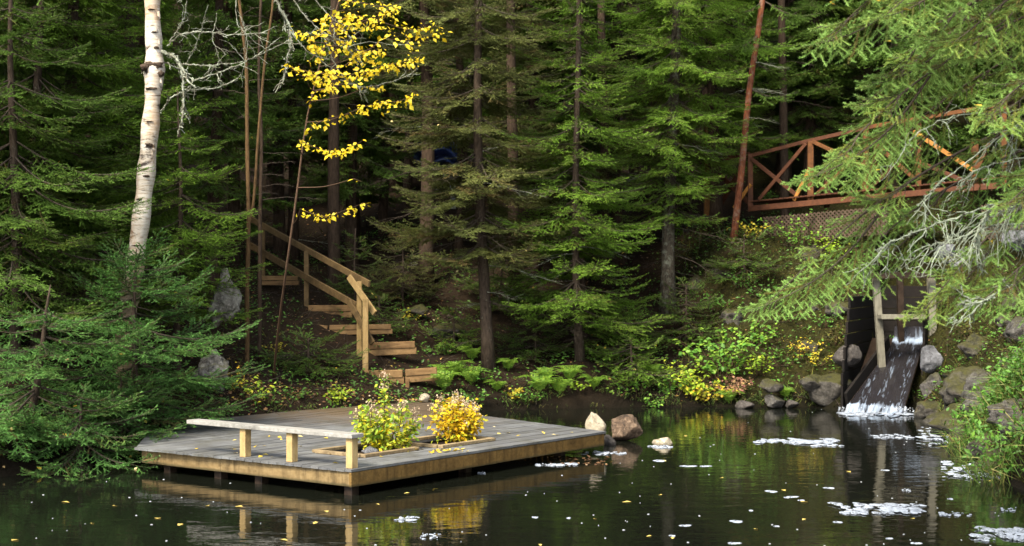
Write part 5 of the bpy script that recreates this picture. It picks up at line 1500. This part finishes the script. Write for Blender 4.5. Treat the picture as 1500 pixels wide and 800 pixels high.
# weeds hanging over the water at the right shore
for k, (px, py, h, rad, lab) in enumerate(((1440, 640, .75, .55, 'leafy green weed clump at the right shore beside the foam'), (1485, 690, .80, .6, 'leafy green weed clump in the lower right corner'), (1470, 600, .8, .6, 'tall green weeds above the shore clump'), (1500, 560, .7, .5, 'weeds by the right edge below the bank wall'), (1410, 625, .35, .3, 'small weed at the foot of the bank wall by the chute'))):
    X, Y = px_ground(px, py); X = max(X, float(np.interp(Y, [14, 15, 18.9, 20.3, 23.2, 26.4, 28], [6.65, 6.6, 6.42, 6.5, 7.0, 7.75, 7.95])) + .05)
    z = Hs(X, Y); r = np.random.default_rng(800 + k)
    t = thing('weed_clump', lab, 'weeds', (X, Y, z)); bl, lf = MB(), MB()
    m = 190
    a = r.uniform(0, 6.28, m); rr = rad * np.sqrt(r.random(m))
    b = np.stack((X + np.cos(a) * rr, Y + np.sin(a) * rr, np.zeros(m)), 1); b[:, 2] = np.maximum(H(b[:, 0], b[:, 1]), 0.0)
    d = unit(np.stack((r.normal(-.35, .5, m), r.normal(-.2, .5, m), np.ones(m)), 1)); L_ = h * r.uniform(.35, .95, m)
    sd_ = unit(np.cross(d, r.normal(0, 1, (m, 3)))) * .006
    mid = b + d * (L_ * .6)[:, None]; tip = mid + unit(d + np.stack((r.normal(-.5, .6, m), r.normal(0, .6, m), -.7 * np.ones(m)), 1)) * (L_ * .5)[:, None]
    tint = np.column_stack((r.random(m), r.random(m) * .4, r.random(m)))
    bl.tris(np.stack((b - sd_, b + sd_, mid + sd_), 1), tint); bl.tris(np.stack((b - sd_, mid + sd_, mid - sd_), 1), tint); bl.tris(np.stack((mid - sd_, mid + sd_, tip), 1), tint)
    m = 420; a = r.uniform(0, 6.28, m); rr = rad * np.sqrt(r.random(m))
    c = np.stack((X + np.cos(a) * rr, Y + np.sin(a) * rr, np.zeros(m)), 1); c[:, 2] = np.maximum(H(c[:, 0], c[:, 1]), 0) + h * r.uniform(.15, .9, m)
    add_leaves(lf, c, r.normal(0, 1, (m, 3)), unit(r.normal(0, .5, (m, 3)) + np.array((-.2, -.4, 1))), r.uniform(.045, .10, m), np.column_stack((r.random(m) ** 1.6 * .8, r.random(m) * .9, r.random(m))), wid=.6)
    bl.build('blades', M['blade'], t); lf.build('leaves', M['green_leaf'], t)

# dead grass stalks bent over the foot of the chute
t = thing('dead_stalks', 'bent straw coloured stalks over the water right of the chute', 'stalks', P(1370, 590, 29.2)); mb = MB()
for k in range(9):
    a = P(1380 + 4 * k, 585 + 4 * k, 28.6); e = P(1340 + 12 * k, 603 + 7 * k, 28.3)
    mb.tube(smoothpath([a, (a + e) / 2 + np.array((0, 0, .14)), e], 8), np.linspace(.008, .003, 8), 4)
mb.build('stalks', M['bark_tan'], t)

# ------------------------------------------------------------------ uncountable ground cover
r = np.random.default_rng(90)
def scatter(n, test):
    px = r.uniform(-60, 1560, n * 4); Y = 19 + 24 * r.random(n * 4) ** 1.0
    X = (px - 750) / FPX * Y; z = H(X, Y); ok = (z > .06) & test(X, Y, z, r.random(n * 4))
    return X[ok][:n], Y[ok][:n], z[ok][:n]


X, Y, Z = scatter(9000, lambda X, Y, z, q: q < np.where((X < -2) & (Y < 30), 1.0, .75))
m = len(X); mb = MB()
sz = r.uniform(.035, .075, m)
add_leaves(mb, np.stack((X, Y, Z + .012 + .02 * r.random(m)), 1), np.stack((r.normal(0, 1, m), r.normal(0, 1, m), r.normal(0, .25, m)), 1), unit(np.stack((r.normal(0, .35, m), r.normal(-.3, .35, m), np.ones(m)), 1)), sz, np.column_stack((r.random(m), r.random(m) * .5, r.random(m))), wid=.7)
lit_xy = on_plane
# more of them drifted along the back edge of the deck
m = 420; f = r.random(m)
path = smoothpath([np.append(DP[:2], 0), np.append(CP[:2], 0), np.append(BP[:2], 0)], 60)
c = path[(f * 59).astype(int)] + np.stack((r.normal(0, .25, m), .18 + abs(r.normal(0, .35, m)), np.zeros(m)), 1)
c[:, 2] = np.maximum(H(c[:, 0], c[:, 1]), DZ) + .02
add_leaves(mb, c, r.normal(0, 1, (m, 3)) * np.array((1, 1, .25)), unit(r.normal(0, .4, (m, 3)) + np.array((0, -.2, 1))), r.uniform(.05, .09, m), np.column_stack((r.uniform(.5, 1, m), r.random(m) * .3, r.random(m))), wid=.75)
props(mb.build('fallen_leaves', M['litter']), 'brown and yellow fallen leaves strewn over the banks', 'leaves', kind='stuff')

# rough grass and sedge hanging over the far waterline
pl = np.array([q for q in POND if q[1] > 20]); seg = r.integers(6, 20, 5200); f = r.random(5200)[:, None]
q = POND[seg] * (1 - f) + POND[(seg + 1) % len(POND)] * f + r.normal(0, .16, (5200, 2)); d_ = pond_sd(q[:, 0], q[:, 1]); q = q[(d_ > .02) & (np.sin(q[:, 0] * 3.1) + np.sin(q[:, 0] * 7.7 + 1) > -.7) & ~((q[:, 0] > 6.2) & (q[:, 0] < 8.2) & (q[:, 1] > 28.5))]
m = len(q); b = np.column_stack((q, H(q[:, 0], q[:, 1]) - .01)); d = unit(np.stack((r.normal(0, .5, m), r.normal(-.45, .4, m), np.ones(m) * .8), 1)); L_ = r.uniform(.06, .26, m)
sd_ = unit(np.cross(d, r.normal(0, 1, (m, 3)))) * .005; mid = b + d * (L_ * .6)[:, None]; tip = mid + unit(d + np.stack((r.normal(0, .4, m), r.normal(-.5, .4, m), -1.1 * np.ones(m)), 1)) * (L_ * .6)[:, None]; tip[:, 2] = np.maximum(tip[:, 2], .01)
mb = MB(); tint = np.column_stack((r.random(m) ** 1.3, r.random(m), r.random(m)))
mb.tris(np.stack((b - sd_, b + sd_, mid + sd_), 1), tint).tris(np.stack((b - sd_, mid + sd_, mid - sd_), 1), tint).tris(np.stack((mid - sd_, mid + sd_, tip), 1), tint)
props(mb.build('shore_grass', M['blade']), 'rough grass hanging over the far waterline of the pond', 'grass', kind='stuff')
# low herbs and broken twigs over the forest floor
X, Y, Z = scatter(19000, lambda X, Y, z, q: (wav(X * .8 + 5, Y * .8) + .25 * q + .9 * sstep(1.1, .2, z) + .50 * (X > 3.5) > .18) & (Y < 40))
m = len(X); mb = MB(); hgt = r.uniform(.02, .20, m)
add_leaves(mb, np.stack((X, Y, Z + hgt), 1), np.stack((r.normal(0, 1, m), r.normal(-.3, 1, m), r.normal(0, .35, m)), 1), unit(np.stack((r.normal(0, .5, m), r.normal(-.3, .5, m), np.ones(m)), 1)), r.uniform(.04, .10, m), np.column_stack((r.random(m) ** 1.6 * .8, r.random(m), r.random(m))), wid=.55)
props(mb.build('undergrowth', M['green_leaf']), 'low dark green herbs covering the forest floor in patches', 'undergrowth', kind='stuff')
X, Y, Z = scatter(2600, lambda X, Y, z, q: (Y < 40))
mb = MB()
for x_, y_, z_ in zip(X, Y, Z):
    a = r.uniform(0, 6.28); l = r.uniform(.10, .55); e = np.array((math.cos(a) * l, math.sin(a) * l, 0)); e2 = np.array((x_, y_, 0)) + e
    mb.tube(np.array(((x_, y_, z_ + .01), (x_ + e[0] / 2, y_ + e[1] / 2, z_ + .05 * r.random() + e[1] * .2), (e2[0], e2[1], z_ + .02 + e[1] * .40))), (.007, .005, .003), 3, 0, (.5, .5, .5), True, 0, False)
props(mb.build('twig_litter', M['twig']), 'broken dead twigs strewn over the forest floor', 'twigs', kind='stuff')

X, Y, Z = scatter(52000, lambda X, Y, z, q: ((X > 3.6) & (Y > 29) & (Y < 38)) | ((X > 6.3) & (Y < 30)) | ((X < -4) & (q < .12)))
m = len(X); d = unit(np.stack((r.normal(0, .8, m), r.normal(-.3, .8, m), np.ones(m) * .7), 1)); L_ = r.uniform(.03, .12, m) + .22 * r.random(m) ** 5
b = np.stack((X, Y, Z - .01), 1); s = unit(np.cross(d, r.normal(0, 1, (m, 3)))) * (.005 + .025 * L_)[:, None]
mb = MB(); mb.tris(np.stack((b - s, b + s, b + d * L_[:, None]), 1), np.column_stack((r.random(m) ** 1.5, r.random(m) * .4, r.random(m))))
props(mb.build('moss_cover', M['moss_blade']), 'olive moss and short tufts covering the steep banks', 'moss', kind='stuff')

m = 70                                             # leaves on the deck
mb = MB(); uu = r.uniform(.2, 5.2, m); v_ = r.uniform(.1, 3.8, m) ** 1.0
pts = np.array([p3(a, b_, DZ + .010) for a, b_ in zip(uu, v_)])
mb_ok = np.array([p[1] < np.interp(p[0], [-6, DP[0], CP[0], BP[0], R[0]], [24, DP[1], CP[1], BP[1], R[1]]) - .1 for p in pts]) & (pts[:, 0] > -5.0)
pts = pts[mb_ok]; m = len(pts)
add_leaves(mb, pts, r.normal(0, 1, (m, 3)) * np.array((1, 1, .12)), unit(r.normal(0, .25, (m, 3)) + np.array((0, 0, 1))), r.uniform(.05, .10, m), np.column_stack((r.random(m), r.random(m) * .3, r.random(m))), wid=.7)
m = 26; q = p3(2.05, .30, DZ + .012); c = q + r.normal(0, 1, (m, 3)) * np.array((.22, .10, .0)) + np.array((0, 0, .015)) * r.random((m, 1))
add_leaves(mb, c, r.normal(0, 1, (m, 3)) * np.array((1, 1, .2)), unit(r.normal(0, .4, (m, 3)) + np.array((0, 0, 1))), r.uniform(.06, .10, m), np.column_stack((r.random(m) * .6, r.random(m) * .6, r.random(m))), wid=.7)
props(mb.build('deck_leaves', M['float_leaf']), 'small yellow and tan leaves lying on the deck boards', 'leaves', kind='stuff')
mb = MB()                                          # leaves caught on the boughs of the firs and of the spruce
for o in [o for o in bpy.data.objects if o.type == 'MESH' and o.parent is not None and (o.name.startswith('crown') and o.parent.location.y < 32 and o.parent.location.x < 3.5 or o.name.startswith('bough'))]:
    me = o.data; w_ = np.empty(len(me.vertices) * 3, np.float32); me.vertices.foreach_get('co', w_); w_ = w_.reshape(-1, 3) + origin_of(o)
    ky = 400 - (w_[:, 2] - CAMZ) / w_[:, 1] * FPX
    w_ = w_[(ky > 0) & (w_[:, 1] < o.parent.location.y)]
    if len(w_) < 100: continue
    m = 3 if o.name.startswith('bough') else 7
    c = w_[r.integers(0, len(w_), m)] + np.array((0, 0, .015))
    add_leaves(mb, c, r.normal(0, 1, (m, 3)) * np.array((1, 1, .5)), unit(r.normal(0, .4, (m, 3)) + np.array((0, -.5, .9))), r.uniform(.05, .09, m), np.column_stack((r.random(m), r.random(m) * .4, r.random(m))), wid=.75)
props(mb.build('caught_leaves', M['float_leaf']), 'yellow leaves caught here and there on the conifer boughs', 'leaves', kind='stuff')

# ------------------------------------------------------------------ floating leaves and foam
leaf_px = [(133, 767), (267, 767), (164, 741), (305, 741), (356, 742), (466, 765), (477, 748), (464, 765), (17, 792), (706, 582), (1172, 735), (1146, 717), (968, 674), (1452, 705), (1478, 691), (955, 785), (985, 787), (970, 725), (925, 735), (790, 797), (1005, 598 + 40),
           (1340, 760), (1180, 760), (1060, 700), (870, 760), (600, 722), (550, 738), (410, 790), (230, 760), (90, 735), (1240, 690), (1105, 775)]
pr = None
for i, (px, py) in enumerate(leaf_px):
    p = on_plane(px, py, .006)
    if pr is None:
        mb = MB(); add_leaves(mb, np.zeros((1, 3)), np.array(((1., .1, 0),)), np.array(((0, .05, 1.),)), np.array((.085,)), np.array(((.7, .1, .5),)), wid=.65)
        pr = mb.build('floating_leaf', M['float_leaf'], origin=(0, 0, 0)); props(pr, 'small yellow leaf floating on the dark pond water', 'leaf', 'leaves floating on the pond'); o = pr
    else:
        o = pr.copy(); COL.objects.link(o)
    s = r.uniform(.7, 1.5)
    o.location = tuple(p); o.rotation_euler = (0, 0, r.uniform(0, 6.28)); o.scale = (s, s, 1)
# raft of debris below the deck corner
mb = MB(); m = 60
c = np.array([on_plane(x, y, .007) for x, y in zip(r.uniform(800, 895, m), r.uniform(668, 681, m))])
add_leaves(mb, c, r.normal(0, 1, (m, 3)) * np.array((1, 1, .1)), unit(r.normal(0, .2, (m, 3)) + np.array((0, 0, 1))), r.uniform(.04, .10, m), np.column_stack((r.random(m), r.random(m), r.random(m))), wid=.7)
props(mb.build('leaf_raft', M['litter']), 'raft of sodden leaves gathered below the deck right corner', 'leaves', kind='stuff')


def foam_blob(mb, c, rx, ry, seed, z=.005):
    q = np.random.default_rng(seed); m = 22; th = np.arange(m) * 2 * math.pi / m
    k = 1 + .28 * np.sin(th * 2 + q.uniform(0, 6)) + .18 * np.sin(th * 3 + q.uniform(0, 6)) + .14 * np.sin(th * 5 + q.uniform(0, 6)) + .08 * np.sin(th * 8 + q.uniform(0, 6))
    top = np.stack((c[0] + np.cos(th) * k * rx * .8, c[1] + np.sin(th) * k * ry * .8, np.full(m, z + .003)), 1)
    bot = np.stack((c[0] + np.cos(th) * k * rx, c[1] + np.sin(th) * k * ry, np.full(m, z - .004)), 1)
    mb.add(np.vstack((top, bot, [[c[0], c[1], z + .004]])), [(i, (i + 1) % m, 2 * m) for i in range(m)] + [(m + i, m + (i + 1) % m, (i + 1) % m, i) for i in range(m)], 0, (.5, .5, .5), True)


def foam(label, px, py, wpx, hpx, nb, seed, group=None):
    q = np.random.default_rng(seed); mb = MB(); c0 = on_plane(px, py, 0)
    nb = nb * 3 if nb > 1 else 1
    for k in range(nb):
        x = px + q.uniform(-.5, .5) * wpx * (nb > 1); y = py + q.uniform(-.5, .5) * hpx * (nb > 1)
        c = on_plane(x, y, 0); pxm = c[1] / FPX
        rx = (wpx / 2 if nb == 1 else wpx * q.uniform(.02, .10)) * pxm
        ry = rx * q.uniform(.6, 2.2) if nb > 1 else max(rx * .8, .03)
        foam_blob(mb, c, rx, ry, seed * 100 + k, .004 + .0004 * k)
    o = mb.build('foam_patch', M['foam'], origin=c0); props(o, label, 'foam', group)


FO = [('white foam spreading from the foot of the sluice', 1282, 607, 96, 5, 16), ('long thin foam streak on the pond left of the sluice mouth', 1165, 647, 130, 7, 10), ('short foam streak just below the long one', 1212, 653, 44, 3, 5), ('foam patch drifting just below the chute', 1308, 640, 56, 8, 5), ('wide broken foam patch in the right foreground of the pond', 1285, 746, 120, 18, 13),
      ('large foam sheet spreading along the right bank', 1385, 640, 75, 34, 26), ('foam trail along the right shore weeds', 1425, 690, 90, 30, 16), ('foam patch in the lower right corner', 1468, 784, 85, 24, 16), ('foam streak between the corner patch and the weeds', 1400, 754, 46, 8, 4), ('foam sliver under the weed clump', 1478, 747, 36, 6, 3),
      ('single foam scrap right of the wide broken patch', 1328, 719, 22, 5, 3), ('white foam line below the deck right corner', 815, 681, 60, 4, 5), ('foam line curving toward the reddish boulder', 885, 664, 62, 4, 5), ('foam patch inside the shrub reflection', 596, 761, 38, 10, 5), ('foam patch touching the golden shrub reflection', 630, 786, 30, 12, 4),
      ('foam scrap at the deck fascia middle', 706, 693, 20, 4, 3), ('foam streak in front of the wide patch', 1245, 752, 40, 4, 3), ('foam ring round the small pale flat rock', 968, 655, 34, 4, 5), ('foam around the left bench corner of the deck', 516, 722, 24, 4, 3)]
for k, (lab, px, py, wp, hp, nb) in enumerate(FO): foam(lab, px, py, wp * (.6 if nb < 4 else 1), hp * .8, nb + 3, 900 + k)
for k, (px, py, wp) in enumerate(((1009, 683, 20), (1033, 683, 16), (1130, 720, 18), (1161, 728, 14), (1079, 764, 20), (1005, 770, 16), (1075, 796, 16), (1215, 715, 14), (1297, 689, 10), (966, 675, 22), (1227, 765, 12), (1342, 796, 14), (1302, 789, 8), (784, 758, 9), (833, 759, 8), (1387, 676, 12), (1392, 731, 10), (985, 785, 9), (1100, 748, 7), (1174, 733, 8), (1137, 771, 7), (1153, 729, 7))):
    foam('small white foam scrap floating alone on the dark pond', px, py, wp, 4, 1, 950 + k, 'small foam scraps on the pond')
n = N('foam_fleck'); n.set((0.25, 0.27, 0.29), .7, .2); M['fleck'] = n.m
mb = MB()
for k in range(150):
    px = r.uniform(20, 1480); py = 600 + 200 * r.random() ** 1.0
    c = on_plane(px, py, 0)
    if px < 900 and py < 730 and py < 690 - .1 * (517 - px) + 34 and py < 712 - .15 * (px - 517) + 20: continue
    if H(c[0], c[1]) > -.04: continue
    foam_blob(mb, c, r.uniform(.004, .012), r.uniform(.005, .016), 5000 + k, .003)
props(mb.build('foam_flecks', M['fleck']), 'tiny white flecks of foam dotted across the pond', 'foam', kind='stuff')
